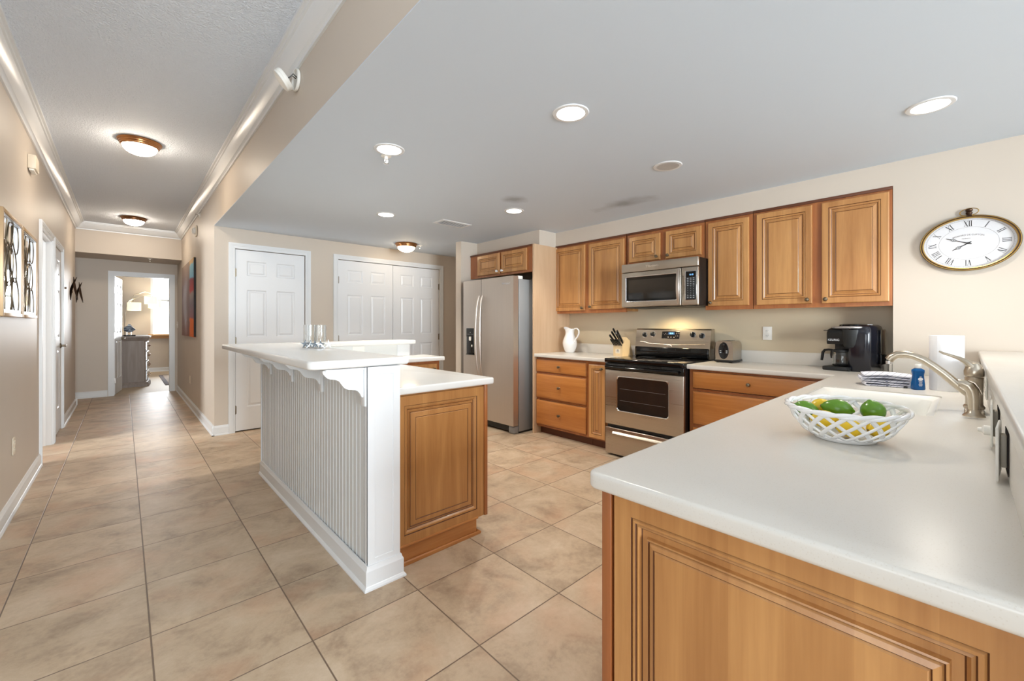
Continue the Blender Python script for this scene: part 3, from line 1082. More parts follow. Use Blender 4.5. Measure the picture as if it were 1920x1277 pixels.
# tall side panel between refrigerator and cabinets
s = MB()
s.box((3.462, 3.39, 0.0), (XN - 0.002, 3.4145, 2.188), 'panelwood')
d = s.build('refrigerator_end_panel', smooth=False)
tag(d, 'tall pale maple side panel right of the refrigerator', 'panel')

# ---- base cabinets
XB = 3.505               # face frame plane


def base_cabinet(label, y0, y1, group, kick=True, left_end=False):
    d = thing('base_cabinet', label, 'cabinet', ((XB + XN) / 2, (y0 + y1) / 2, 0), group)
    s = MB()
    s.box((XB + 0.018, y1 + 0.001, 0.1), (XN - 0.002, y0 - 0.001, 0.882), 'maple')
    s.build('box', d, smooth=False)
    s = MB()
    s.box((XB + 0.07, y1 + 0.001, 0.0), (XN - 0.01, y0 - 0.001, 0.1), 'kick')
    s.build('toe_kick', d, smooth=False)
    return d, F((XB, y0, 0), UR, NR)


def frame_rails(d, f, w, stiles, rails):
    s = MB()
    for a, b in rails:
        s.fbox(f, (0.001, a, -0.018), (w - 0.001, b, 0), 'maple_face')
    for a, b in stiles:
        s.fbox(f, (a, 0.09, -0.0185), (b, 0.882, -0.0005), 'maple_face')
    s.build('face_frame', d, smooth=False)


BG = 'maple base cabinets along the range wall'
d, f = base_cabinet('maple three-drawer base cabinet under the white pitcher', 3.387, 2.645, BG)
frame_rails(d, f, 0.742, [(0.001, 0.04), (0.70, 0.741)], [(0.09, 0.13), (0.40, 0.43), (0.69, 0.72), (0.85, 0.882)])
for z0, z1 in ((0.116, 0.395), (0.42, 0.695), (0.717, 0.86)):
    drawer(d, F((XB - 0.021, 3.383, z0), UR, NR), 0.715, z1 - z0)
d, f = base_cabinet('narrow maple base cabinet with one tall door left of the range', 2.643, 2.40, BG)
frame_rails(d, f, 0.243, [(0.001, 0.02), (0.215, 0.242)], [(0.09, 0.13), (0.83, 0.882)])
rp_door('door', d, F((XB - 0.021, 2.632, 0.105), UR, NR), 0.2, 0.745, 'maple', 0.02, 0.05, (0.168, 0.705))
d, f = base_cabinet('wide maple drawer base cabinet right of the range', 1.592, 0.62, BG)
frame_rails(d, f, 0.97, [(0.001, 0.03), (0.93, 0.969)], [(0.09, 0.13), (0.40, 0.43), (0.69, 0.72), (0.85, 0.882)])
for z0, z1 in ((0.116, 0.40), (0.425, 0.70), (0.725, 0.865)):
    drawer(d, F((XB - 0.021, 1.56, z0), UR, NR), 0.87, z1 - z0)

# ---- counters
d = thing('countertop', 'short cream countertop left of the range, carrying pitcher and knife block', 'countertop', (3.78, 2.9, 0.882), 'cream countertops')
plate([3.462, XN - 0.002], [2.392, 3.389], lambda x, y: True, 0.882, CZ, 'counter', 0.0, 0.010, 5, 4, None, lambda c: c.x < 3.47).build('slab', d, angle=30)
s = MB()
s.box((XN - 0.022, 2.392, CZ), (XN - 0.002, 3.389, 1.025), 'counter', 0.003)
tag(s.build('backsplash_strip'), 'cream backsplash strip behind the pitcher and knife block', 'backsplash', 'cream backsplash strips')

XP0, YP1, YP0 = 0.778, 0.597, -0.073        # peninsula end, kitchen edge, ledge side
d = thing('countertop', 'long L-shaped cream countertop with the sink, running from the range to the near right corner', 'countertop', (2.3, 0.26, 0.882), 'cream countertops')
SX0, SX1, SY0, SY1 = 2.16, 2.80, 0.075, 0.53


def keep(x, y):
    if SX0 < x < SX1 and SY0 < y < SY1:
        return False
    if y > YP1:
        return x > 3.462
    if y > 0.342:
        return True
    return x < XW - 0.002


plate([XP0, SX0, SX1, 3.462, XW - 0.002, XN - 0.002], [YP0, SY0, 0.342, SY1, YP1, 1.597], keep, 0.882, CZ, 'counter', 0.028, 0.009, 6, 4,
      lambda c: (c.x < 0.9 and c.y > 0.3) or (SX0 - 0.01 < c.x < SX1 + 0.01 and SY0 - 0.01 < c.y < SY1 + 0.01),
      lambda c: c.x < 3.48 and (c.x < 0.9 or c.y > YP1 - 0.03)).build('slab', d, angle=30)
for a, b, lab in (((XN - 0.022, 0.364, CZ), (XN - 0.002, 1.597, 1.025), 'cream backsplash strip between range and coffee maker'),
                  ((XW - 0.022, YP0 + 0.014, CZ), (XW - 0.002, 0.341, 1.025), 'cream backsplash strip under the wall clock behind the paper towels'),
                  ((XW + 0.001, 0.343, CZ), (XN - 0.004, 0.361, 1.025), 'short cream backsplash strip in the niche corner behind the coffee maker'),
                  ((XP0 + 0.03, -0.0735, CZ), (XW - 0.004, -0.062, 1.045), 'long cream backsplash strip below the raised ledge')):
    s = MB()
    s.box(a, b, 'counter', 0.002)
    tag(s.build('backsplash_strip'), lab, 'backsplash', 'cream backsplash strips')

# peninsula carcass with raised-panel end
d = thing('peninsula_cabinet', 'maple peninsula cabinet with raised-panel end in the near right corner', 'cabinet', (1.9, 0.26, 0))
s = MB()
s.box((0.832, -0.07, 0.0), (2.1, 0.572, 0.882), 'maple')
s.box((2.1, -0.07, 0.0), (3.50, 0.572, 0.70), 'maple')
s.build('box', d, smooth=False)
fe = F((0.812, 0.545, 0.0), UR, NR)
s = MB()
s.rects(fe, 0.0, -0.04, 0.612, 0.880, [(0, -0.02), (0, -0.004), (0.004, 0.0), (0.046, 0.0), (0.048, -0.003, 'glaze'), (0.051, 0.0), (0.056, -0.0005), (0.058, -0.004, 'glaze'), (0.062, -0.002), (0.066, -0.010), (0.068, -0.012, 'glaze'), (0.080, -0.012), (0.082, -0.004), (0.085, -0.003), (0.087, -0.006, 'glaze'), (0.090, -0.003), (0.098, 0.0), (0.100, -0.002, 'glaze'), (0.103, 0.0005)], 'maple')
s.build('raised_end_panel', d, angle=15)
s = MB()
s.box((0.810, 0.549, 0.0), (0.832, 0.574, 0.882), 'maple_face', 0.002)
s.build('corner_stile', d)

# ---- sink
d = thing('sink', 'white undermount sink sunk in the cream counter', 'sink', ((SX0 + SX1) / 2, (SY0 + SY1) / 2, 0.74))
s = MB()


def rrect(x0, y0, x1, y1, r, z, seg=6):
    P = []
    for cx, cy, a0 in ((x1 - r, y1 - r, 0), (x0 + r, y1 - r, PI / 2), (x0 + r, y0 + r, PI), (x1 - r, y0 + r, 1.5 * PI)):
        for q in range(seg + 1):
            a = a0 + PI / 2 * q / seg
            P.append(V((cx + r * math.cos(a), cy + r * math.sin(a), z)))
    return P


g = 0.001
R = [rrect(SX0 + g, SY0 + g, SX1 - g, SY1 - g, 0.03, 0.885), rrect(SX0 + g, SY0 + g, SX1 - g, SY1 - g, 0.03, 0.912), rrect(SX0 + 0.006, SY0 + 0.006, SX1 - 0.006, SY1 - 0.006, 0.03, 0.9155),
     rrect(SX0 + 0.03, SY0 + 0.03, SX1 - 0.03, SY1 - 0.03, 0.045, 0.90), rrect(SX0 + 0.04, SY0 + 0.04, SX1 - 0.04, SY1 - 0.04, 0.05, 0.87), rrect(SX0 + 0.05, SY0 + 0.05, SX1 - 0.05, SY1 - 0.05, 0.06, 0.765), rrect(SX0 + 0.085, SY0 + 0.085, SX1 - 0.085, SY1 - 0.085, 0.06, 0.742)]
s.loft(R, 'sink', True, False, True)
s.build('basin', d, angle=40)
s = MB()
s.lathe([(0.042, 0.0), (0.042, 0.002), (0.034, 0.003), (0.03, -0.001), (0, -0.001)], 'chrome', ((SX0 + SX1) / 2, (SY0 + SY1) / 2, 0.7425))
s.build('drain', d)

# ---- ledge
d = thing('ledge_top', 'cream raised ledge along the right edge behind the faucet', 'ledge', (2.3, -0.17, 1.055))
plate([0.76, XW - 0.002], [-0.36, -0.052], lambda x, y: True, 1.0555, 1.093, 'counter', 0.0, 0.009, 4, 4).build('slab', d, angle=30)

# ---- faucet, side sprayer
d = thing('faucet', 'brushed nickel faucet with arched spout behind the sink', 'faucet', (2.42, -0.022, CZ))
s = MB()
s.box((2.30, -0.048, CZ), (2.54, 0.004, CZ + 0.012), 'nickel', 0.005, 3)
s.lathe([(0.029, 0.0), (0.03, 0.008), (0.025, 0.014), (0.024, 0.03), (0.0255, 0.10), (0.026, 0.122), (0.0, 0.122)], 'nickel', (2.42, -0.022, CZ + 0.01), (0, 0, 1), 24)
s.build('body', d)
s = MB()
pts = [(-0.012, 0.985), (0.012, 1.006), (0.033, 1.027), (0.061, 1.058), (0.09, 1.085), (0.119, 1.109), (0.149, 1.124), (0.174, 1.130), (0.199, 1.127), (0.217, 1.115), (0.226, 1.102)]
s.tube([(2.42, y, z) for y, z in pts], [0.0175, 0.0165, 0.016, 0.0155, 0.015, 0.0147, 0.0145, 0.0147, 0.015, 0.0155, 0.0155], 'nickel', 14)
s.lathe([(0.0115, 0), (0.0115, -0.012), (0.009, -0.012), (0.009, 0)], 'chrome', (2.42, 0.226, 1.098), (0, 0, 1), 16)
s.build('spout', d)
s = MB()
s.lathe([(0.0265, 0.0), (0.028, 0.004), (0.028, 0.02), (0.024, 0.034), (0.015, 0.05), (0.0, 0.056)], 'nickel', (2.42, -0.022, CZ + 0.134), (0, 0, 1), 24)
s.tube([(2.42, -0.028, 1.068), (2.42, -0.016, 1.092), (2.42, 0.0, 1.11), (2.42, 0.019, 1.122), (2.42, 0.044, 1.133), (2.42, 0.061, 1.139), (2.42, 0.074, 1.147)], [0.026, 0.023, 0.017, 0.012, 0.0085, 0.0075, 0.005], 'nickel', 14, flat=0.62)
s.build('lever', d)
d = thing('side_sprayer', 'brushed nickel side sprayer standing in its flared holder in front of the faucet', 'sprayer', (2.275, -0.02, CZ))
s = MB()
s.lathe([(0.030, 0.0), (0.029, 0.004), (0.019, 0.012), (0.0155, 0.024), (0.0, 0.024)], 'nickel', (2.275, -0.02, CZ), (0, 0, 1), 24)
s.build('holder', d)
s = MB()
s.tube([(2.275, -0.02, 0.942), (2.275, -0.020, 0.985), (2.275, -0.016, 1.012), (2.275, -0.006, 1.03), (2.275, 0.010, 1.038), (2.275, 0.019, 1.038)], [0.0145, 0.0155, 0.017, 0.017, 0.0145, 0.0135], 'nickel', 16)
s.build('spray_head', d)
s = MB()
s.tube([(2.275, -0.006, 1.049), (2.275, -0.022, 1.042), (2.275, -0.034, 1.022), (2.275, -0.040, 1.002)], [0.006, 0.008, 0.007, 0.006], 'nickel', 10, flat=0.5)
s.build('trigger', d)

# ---- refrigerator
RX, RY0, RY1, RZ = 3.235, 4.462, 3.497, 1.812
d = thing('refrigerator', 'stainless side-by-side refrigerator with curved handles and ice dispenser', 'refrigerator', (3.62, 3.98, 0))
s = MB()
s.box((RX + 0.095, RY1 + 0.006, 0.02), (4.05, RY0 - 0.006, 1.782), 'fridge_side', 0.006)
s.build('body', d)
f = F((RX, RY0, 0), UR, NR)
ysm = RY0 - 4.084


def fdoor(a, b, lab):
    s = MB()
    P = []
    for q in range(9):
        t = q / 8
        P.append((a + 0.003 + (b - a - 0.006) * t, -0.004 * (2 * t - 1) ** 2))
    poly = P + [(b - 0.003, -0.08), (a + 0.003, -0.08)]
    s.loft([[f(x, 0.095, c) for x, c in poly], [f(x, RZ, c) for x, c in poly]], 'steel_v', True, True, True)
    o = s.build('door', d, angle=30)
    if lab:
        o['label'] = lab
    return o


dl = fdoor(0, ysm, 'narrow freezer door with dispenser')
dr = fdoor(ysm, RY0 - RY1, 'wide refrigerator door')


def fhandle(par, a0, bow):
    s = MB()
    pts, rr = [], []
    for q in range(15):
        t = q / 14
        z = 0.62 + 0.99 * t
        k_ = 1 - (2 * t - 1) ** 2
        pts.append(f(a0 + bow * k_, z, 0.012 + 0.052 * k_ ** 0.6))
        rr.append(0.012 + 0.005 * k_)
    s.tube(pts, rr, 'steel_v', 12, flat=0.7)
    s.build('handle', par)


fhandle(dl, ysm - 0.028, -0.012)
fhandle(dr, ysm + 0.034, 0.012)
s = MB()
s.fbox(f, (0.076, 0.86, -0.002), (0.266, 1.215, 0.003), 'steel_v', 0.002)
s.fbox(f, (0.082, 0.868, 0.0), (0.26, 1.208, 0.0045), 'black_gloss', 0.002)
dp = s.build('ice_dispenser', dl)
s = MB()
s.fbox(f, (0.084, 1.10, 0.003), (0.258, 1.206, 0.010), 'black_soft', 0.003)
for q in range(5):
    s.fbox(f, (0.105 + q * 0.028, 1.128, 0.010), (0.113 + q * 0.028, 1.132, 0.011), 'print_white')
s.fbox(f, (0.165, 1.15, 0.010), (0.175, 1.16, 0.011), 'print_white')
s.build('control_pad', dl)
s = MB()
s.fbox(f, (0.15, 1.05, 0.003), (0.19, 1.10, 0.02), 'white_plastic', 0.006)
s.build('nozzle', dl)
s = MB()
s.fbox(f, (0.10, 0.872, 0.003), (0.245, 0.882, 0.03), 'black_soft', 0.003)
s.build('drip_tray', dl)
s = MB()
s.fbox(f, (0.195, 0.97, 0.003), (0.215, 1.0, 0.018), 'white_plastic', 0.004)
s.build('paddle', dl)
s = MB()
s.fbox(f, (0.01, 0.022, -0.07), (RY0 - RY1 - 0.10, 0.088, -0.035), 'black')
s.fbox(f, (RY0 - RY1 - 0.10, 0.006, -0.09), (RY0 - RY1 - 0.006, 0.088, -0.02), 'fridge_side', 0.006)
s.fbox(f, (0.006, 0.0, -0.6), (0.06, 0.03, -0.1), 'black')
s.fbox(f, (RY0 - RY1 - 0.06, 0.0, -0.6), (RY0 - RY1 - 0.01, 0.03, -0.1), 'black')
s.build('base_grille', d)
s = MB()
s.fbox(f, (RY0 - RY1 - 0.075, RZ - 0.03, -0.16), (RY0 - RY1 - 0.01, RZ + 0.006, -0.085), 'white_plastic', 0.005)
s.build('hinge_cover', d)
s = MB()
s.fbox(f, (0.01, RZ - 0.03, -0.16), (0.075, RZ + 0.006, -0.085), 'white_plastic', 0.005)
s.build('hinge_cover', d)
text('logo', 'Whirlpool', lambda a, b, c: f(ysm + 0.46 + a, 1.73 + b, 0.0005 + c), 0.034, dr, 'chrome', 0.001, shear=0.2)

# ---- range
GX, GY0, GY1 = 3.418, 2.384, 1.600
gw = GY0 - GY1
d = thing('cooking_range', 'stainless and black electric range with glass cooktop', 'range', (3.75, 1.99, 0))
f = F((GX, GY0, 0), UR, NR)
s = MB()
s.fbox(f, (0.003, 0.015, -0.63), (gw - 0.003, 0.895, -0.035), 'black', 0.003)
for a in (0.04, gw - 0.08):
    for c in (-0.1, -0.6):
        s.fbox(f, (a, 0.0, c), (a + 0.04, 0.016, c + 0.04), 'black')
s.build('body', d)
s = MB()
s.fbox(f, (-0.003, 0.893, -0.66), (gw + 0.003, 0.931, 0.01), 'black_gloss', 0.008, 3)
ck = s.build('cooktop', d)
for (a, c, r) in ((0.2, -0.17, 0.11), (0.58, -0.17, 0.085), (0.2, -0.44, 0.085), (0.58, -0.44, 0.11)):
    s = MB()
    s.lathe([(r - 0.003, 0), (r - 0.003, 0.0004), (r, 0.0004), (r, 0)], 'ring_grey', f(a, 0.931, c), (0, 0, 1), 40, caps=False)
    s.build('burner_ring', ck)
# door
s = MB()
s.fbox(f, (0.002, 0.302, -0.034), (gw - 0.002, 0.822, 0.0), 'steel_h', 0.006, 3)
s.fbox(f, (0.002, 0.822, -0.034), (gw - 0.002, 0.888, 0.002), 'black_gloss', 0.004)
dd = s.build('oven_door', d)


def rr2(x0, y0, x1, y1, r, seg=5):
    return [(p_.x, p_.y) for p_ in rrect(x0, y0, x1, y1, r, 0, seg)]


s = MB()
w0 = (0.135, 0.442, gw - 0.135, 0.765)
s.loft([[f(a, b, c) for a, b in rr2(w0[0] - e_, w0[1] - e_, w0[2] + e_, w0[3] + e_, 0.03)] for e_, c in ((0.006, 0.0), (0.005, 0.003), (0.0, 0.004), (-0.003, 0.0015))], 'chrome', True)
s.face([f(a, b, 0.0015) for a, b in rr2(w0[0] + 0.003, w0[1] + 0.003, w0[2] - 0.003, w0[3] - 0.003, 0.028)], 'dark_glass')
for zz in (0.54, 0.65):
    s.fbox(f, (w0[0] + 0.03, zz, 0.0016), (w0[2] - 0.03, zz + 0.002, 0.0019), 'ink_grey')
s.build('oven_window', dd)
s = MB()
s.tube([f(0.03 + (gw - 0.06) * q / 12, 0.853 - 0.004 * (1 - (2 * q / 12 - 1) ** 2), 0.034 + 0.012 * (1 - (2 * q / 12 - 1) ** 4)) for q in range(13)], 0.013, 'black_gloss', 12)
for a in (0.045, gw - 0.045):
    s.fbox(f, (a - 0.012, 0.842, 0.0), (a + 0.012, 0.864, 0.036), 'black_gloss', 0.004)
s.build('oven_handle', dd)
s = MB()
s.fbox(f, (0.002, 0.022, -0.034), (gw - 0.002, 0.27, 0.0), 'steel_h', 0.006, 3)
dw = s.build('drawer', d)
s = MB()
s.loft([[f(0.09 + (gw - 0.18) * q / 10, b, c) for b, c in ((0.205, 0.0), (0.212, 0.013), (0.219, 0.014), (0.226, 0.010), (0.238, 0.0))] for q in range(11)], 'steel_h', False)
s.build('drawer_pull', dw)
# backguard
fg = F((3.985, GY0 - 0.006, 0), UR, NR)
gb = gw - 0.012
s = MB()
poly = [(0.995, 0.04), (1.03, 0.028), (1.045, 0.03), (1.20, 0.0), (1.212, -0.012), (1.212, -0.075), (0.93, -0.09), (0.93, 0.03)]
s.loft([[fg(a, z, c) for z, c in poly] for a in (0.0, gb)], 'steel_h', True, True, True, [ 'steel_h'])
o = s.build('backguard', d, angle=30)
s = MB()
s.fbox(fg, (0.004, 0.931, 0.028), (gb - 0.004, 1.028, 0.05), 'black_gloss', 0.01, 3)
s.build('backguard_base', d)


def bg(a, z):
    """point on the sloping control face"""
    t = (z - 1.045) / 0.155
    return fg(a, z, 0.03 - 0.03 * t)


nb = V((-1, 0, 0.194)).normalized()
vb = V((0.194, 0, 1)).normalized()
s = MB()
fb = F(bg(0.39, 1.15), UR, nb, vb)
s.fbox(fb, (-0.10, -0.036, 0.0), (0.083, 0.036, 0.004), 'black_gloss', 0.003)
cp = s.build('control_panel', o)
s = MB()
s.fbox(fb, (-0.034, 0.004, 0.004), (0.034, 0.028, 0.005), 'lcd_bg', 0.0)
for q in range(4):
    s.fbox(fb, (-0.088 + 0.0 + q * 0.013, 0.0 if q % 2 else 0.012, 0.004), (-0.082 + q * 0.013, 0.004 if q % 2 else 0.016, 0.0046), 'ink_grey')
    s.fbox(fb, (0.042 + q * 0.010, 0.014 if q % 2 else -0.012, 0.004), (0.049 + q * 0.010, 0.022 if q % 2 else -0.005, 0.0046), 'ink_grey')
for q in (-0.03, 0.0, 0.03):
    s.fbox(fb, (q - 0.008, -0.026, 0.004), (q + 0.006, -0.018, 0.0046), 'ink_grey')
s.build('display', o)
text('clock_digits', '8:10', lambda a, b, c: fb(a, 0.016 + b, 0.0052 + c), 0.022, o, 'lcd', 0.0003)
for a, z in ((0.1, 1.148), (0.19, 1.156), (0.603, 1.157), (0.69, 1.147)):
    s = MB()
    p0 = bg(a, z)
    s.lathe([(0.029, 0), (0.029, 0.002), (0.0, 0.002)], 'chrome', p0, nb, 28)
    s.lathe([(0.024, 0.002), (0.0235, 0.012), (0.02, 0.016), (0, 0.016)], 'black', p0, nb, 28)
    fk = F(p0, UR, nb, vb)
    s.fbox(fk, (-0.005, -0.022, 0.014), (0.005, 0.022, 0.028), 'black', 0.003)
    s.fbox(fk, (-0.001, 0.006, 0.028), (0.001, 0.02, 0.0284), 'print_white')
    s.build('knob', d)
s = MB()
s.tube([fg(0.06 + 0.66 * q / 16, 1.068 + 0.012 * (1 if q < 2 else 0) - 0.012 * math.sin(PI * q / 16), 0.028) for q in range(17)], 0.0035, 'steel_h', 8)
s.build('trim_bead', o)
s = MB()
fe2 = F(fg(0.378, 1.046, 0.031), UR, NR)
s.tube([fe2(-0.024, -0.006, 0.001), fe2(-0.008, 0.006, 0.002), fe2(0.008, 0.006, 0.002), fe2(0.026, -0.007, 0.001)], [0.002, 0.004, 0.004, 0.002], 'porcelain', 8)
s.build('emblem', o)

# ---- microwave
MX, MY0, MY1, MZ0, MZ1 = 3.66, 2.357, 1.586, 1.418, 1.852
mw = MY0 - MY1
d = thing('microwave', 'stainless over-the-range microwave with dark window', 'microwave', (3.87, 1.97, MZ0))
f = F((MX, MY0, MZ0), UR, NR)
mh = MZ1 - MZ0
s = MB()
s.fbox(f, (0.002, 0.006, -0.435), (mw - 0.002, mh - 0.002, -0.03), 'black', 0.003)
s.fbox(f, (0.03, 0.0, -0.42), (mw - 0.03, 0.008, -0.04), 'black_soft')
s.build('body', d)
s = MB()
s.fbox(f, (0, mh - 0.083, -0.03), (mw, mh, 0.0), 'steel_h', 0.006, 3)
s.build('vent_panel', d)
s = MB()
s.fbox(f, (0, 0.008, -0.03), (0.615, mh - 0.086, 0.0), 'steel_h', 0.008, 3)
dd = s.build('door', d)
s = MB()
w0 = (0.052, 0.062, 0.578, 0.302)
s.loft([[f(a, b, c) for a, b in rr2(w0[0] - e_, w0[1] - e_, w0[2] + e_, w0[3] + e_, 0.012)] for e_, c in ((0.006, 0.0), (0.005, 0.003), (0.001, 0.003), (-0.002, 0.001))], 'chrome', True)
s.face([f(a, b, 0.001) for a, b in rr2(w0[0] + 0.002, w0[1] + 0.002, w0[2] - 0.002, w0[3] - 0.002, 0.011)], 'black_gloss')
s.face([f(a, b, 0.0015) for a, b in rr2(w0[0] + 0.03, w0[1] + 0.022, w0[2] - 0.012, w0[3] - 0.03, 0.008)], 'dark_glass')
s.build('window', dd)
s = MB()
s.tube([f(0.598 + 0.012 * math.sin(PI * q / 12), 0.022 + 0.32 * q / 12, 0.008 + 0.044 * math.sin(PI * q / 12) ** 0.7) for q in range(13)], [0.012 + 0.006 * math.sin(PI * q / 12) for q in range(13)], 'steel_v', 12, flat=0.55, up=(1, 0, 0))
s.build('handle', dd)
s = MB()
s.fbox(f, (0.618, 0.008, -0.03), (mw, mh - 0.086, 0.0), 'steel_h', 0.008, 3)
pn = s.build('control_panel', d)
s = MB()
s.fbox(f, (0.655, 0.052, -0.001), (0.757, 0.312, 0.002), 'chrome', 0.002)
s.fbox(f, (0.659, 0.056, -0.001), (0.753, 0.308, 0.003), 'black_soft', 0.002)
s.fbox(f, (0.664, 0.258, 0.002), (0.745, 0.302, 0.0035), 'lcd_bg' if False else 'black_gloss')
for r_ in range(12):
    for c_ in range(3):
        a = 0.672 + c_ * 0.026
        b = 0.244 - r_ * 0.0155
        wd = 0.014 if r_ < 5 or r_ > 9 else 0.004
        s.fbox(f, (a + 0.007 - wd / 2, b, 0.003), (a + 0.007 + wd / 2, b + 0.0035, 0.0035), 'print_white')
s.build('keypad', pn)
text('clock_digits', '8:10', lambda a, b, c: f(0.712 + a, 0.277 + b, 0.0038 + c), 0.02, pn, 'lcd', 0.0003)
text('logo', 'Whirlpool', lambda a, b, c: f(0.335 + a, mh - 0.04 + b, 0.0004 + c), 0.034, d, 'chrome', 0.001, shear=0.2)

# ================================================================== ISLAND
YI0, YI1 = 1.93, 4.05
d = thing('island_bar_wall', 'white beadboard half wall of the kitchen island with scalloped brackets', 'island', (0.95, 3.0, 0))
s = MB()
# beadboard: boards with a bead and groove every 4.4 cm
prof = []
y = YI0 + 0.02
nb_ = 46
st = (YI1 - YI0 - 0.04) / nb_
for q in range(nb_):
    y0 = YI0 + 0.02 + q * st
    prof += [(y0, 0.0), (y0 + st * 0.70, 0.0), (y0 + st * 0.73, 0.007), (y0 + st * 0.78, -0.0015), (y0 + st * 0.84, -0.0025), (y0 + st * 0.90, -0.0015), (y0 + st * 0.95, 0.007), (y0 + st * 0.999, 0.0)]
s.loft([[V((0.853 + c, yy, z)) for yy, c in prof] for z in (0.02, 1.05)], 'bead', False)
s.box((0.862, YI0 + 0.02, 0.0), (1.012, YI1, 1.0525), 'bead')
s.build('beadboard', d, angle=20, recalc=False)
s = MB()
s.box((0.846, YI0 + 0.003, 0.0), (1.013, YI0 + 0.028, 1.0525), 'trim')
fp = F((0.846, YI0, 0.0))
s.rects(fp, 0.0, 0.1, 0.167, 1.0525, [(0, -0.01), (0, 0.0), (0.036, 0.0), (0.038, -0.004), (0.042, -0.003), (0.046, -0.005)], 'trim')
s.box((0.846, YI1 - 0.012, 0.0), (1.013, YI1 + 0.004, 1.0525), 'trim')
s.build('end_post', d, angle=20)
s = MB()


def skirt(p0, p1, n):
    s.loft([[V((q[0] + a * n[0], q[1] + a * n[1], b)) for a, b in BP] for q in (p0, p1)], 'trim', True, True, True)


def sk_loop(path):
    s.loft([[V((x + a * o_[0], y_ + a * o_[1], b)) for a, b in BP] for (x, y_), o_ in path], 'trim', True, True, True)


sk_loop([((0.853, YI1 + 0.004), (-1, 0)), ((0.846, YI0), (-1, -1)), ((1.012, YI0), (1, -1)), ((1.012, YI0 + 0.05), (1, 0))])
s.build('base_molding', d, angle=20)


def bracket(par, y0):
    s = MB()
    ctrl = [(-0.200, -0.004), (-0.199, -0.016), (-0.190, -0.028), (-0.180, -0.038), (-0.169, -0.044), (-0.155, -0.046), (-0.140, -0.049), (-0.126, -0.058), (-0.114, -0.076), (-0.102, -0.091), (-0.086, -0.099), (-0.068, -0.102), (-0.052, -0.105), (-0.039, -0.112), (-0.029, -0.125), (-0.021, -0.142)]
    pts = [(0.0, 0.0)] + ctrl + [(-0.008, -0.143), (-0.008, -0.165), (0.0, -0.165)]
    fb_ = F((0.852, y0, 1.05))
    s.prism(pts, fb_, -0.018, 0.0, 'trim')
    s.fbox(fb_, (-0.014, -0.186, -0.034), (0.0, 0.0, 0.016), 'trim', 0.002)
    s.fbox(fb_, (-0.19, -0.010, -0.026), (0.0, 0.0, 0.008), 'trim', 0.002)
    s.build('bracket', par, angle=25)


for yb in (1.962, 2.56, 3.15, 3.73):
    bracket(d, yb)

d = thing('bar_top', 'glossy white raised bar top of the island', 'bar top', (0.83, 3.0, 1.0535))
plate([0.588, 1.062, 2.235], [1.935, 3.92, 4.18], lambda x, y: x < 1.062 or y > 3.92, 1.0535, 1.0925, 'bar_white', 0.04, 0.011, 8, 4, lambda c: c.x < 0.7).build('slab', d, angle=30)

# rear leg of the island: low splash wall with end post
d = thing('island_rear_wall', 'white low wall of the island running across behind the lower counter', 'island', (1.6, 4.05, 0))
s = MB()
s.box((1.0135, 3.986, 0), (2.06, 4.12, 1.0525), 'bead')
s.build('panel', d, smooth=False)
s = MB()
s.box((2.062, 3.986, 0), (2.205, 4.14, 1.0525), 'trim', 0.004)
s.box((2.062, 3.986, 0), (2.217, 4.152, 0.1), 'trim', 0.006)
s.build('end_post', d)

# island low counter (L) and its cabinets
CI = 0.9335
d = thing('countertop', 'white lower countertop of the island', 'countertop', (1.4, 2.9, 0.894), 'island countertop')
plate([1.0145, 1.653, 2.37], [1.955, 3.57, 3.984], lambda x, y: x < 1.653 or y > 3.57, 0.894, CI, 'bar_white', 0.014, 0.010, 5, 4, lambda c: c.x > 1.6 and c.y < 3.9).build('slab', d, angle=30)

d = thing('island_cabinet', 'honey maple island cabinet with one raised-panel end', 'cabinet', (1.32, 2.75, 0))
s = MB()
s.box((1.016, 2.012, 0.10), (1.60, 3.98, 0.893), 'maple')
s.build('box', d, smooth=False)
fi = F((1.016, 1.99, 0.10))
s = MB()
s.rects(fi, 0.0, 0.0, 0.582, 0.782, [(0, -0.022), (0, -0.003), (0.003, 0.0), (0.052, 0.0), (0.0545, -0.004, 'glaze'), (0.058, -0.001), (0.066, -0.003), (0.074, -0.010), (0.077, -0.012, 'glaze'), (0.084, -0.012), (0.088, -0.004), (0.091, -0.006, 'glaze'), (0.095, -0.003), (0.118, 0.0), (0.121, -0.002, 'glaze'), (0.124, 0.0)], 'maple')
s.build('raised_end_panel', d, angle=15)
s = MB()
s.box((1.600, 1.984, 0.10), (1.622, 3.6, 0.893), 'maple_face', 0.002)
s.build('front_frame', d)
s = MB()
s.box((1.03, 1.996, 0.0), (1.545, 3.6, 0.10), 'maple_x')
s.tube([(1.03, 1.99, 0.101), (1.55, 1.99, 0.101)], 0.007, 'maple_x', 8)
s.tube([(1.03, 1.990, 0.008), (1.562, 1.990, 0.008), (1.562, 3.55, 0.008)], 0.0125, 'maple_x', 8)
s.build('toe_base', d)

d = thing('base_cabinet', 'maple cabinet under the rear arm of the island counter', 'cabinet', (2.0, 3.79, 0), 'island rear cabinet')
s = MB()
s.box((1.66, 3.63, 0.09), (2.335, 3.98, 0.893), 'maple_face')
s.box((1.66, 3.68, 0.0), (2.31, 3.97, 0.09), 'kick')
s.build('box', d, smooth=False)
rp_door('door', d, F((1.70, 3.61, 0.13)), 0.60, 0.735, 'maple', 0.018, 0.05, (0.56, 0.68))
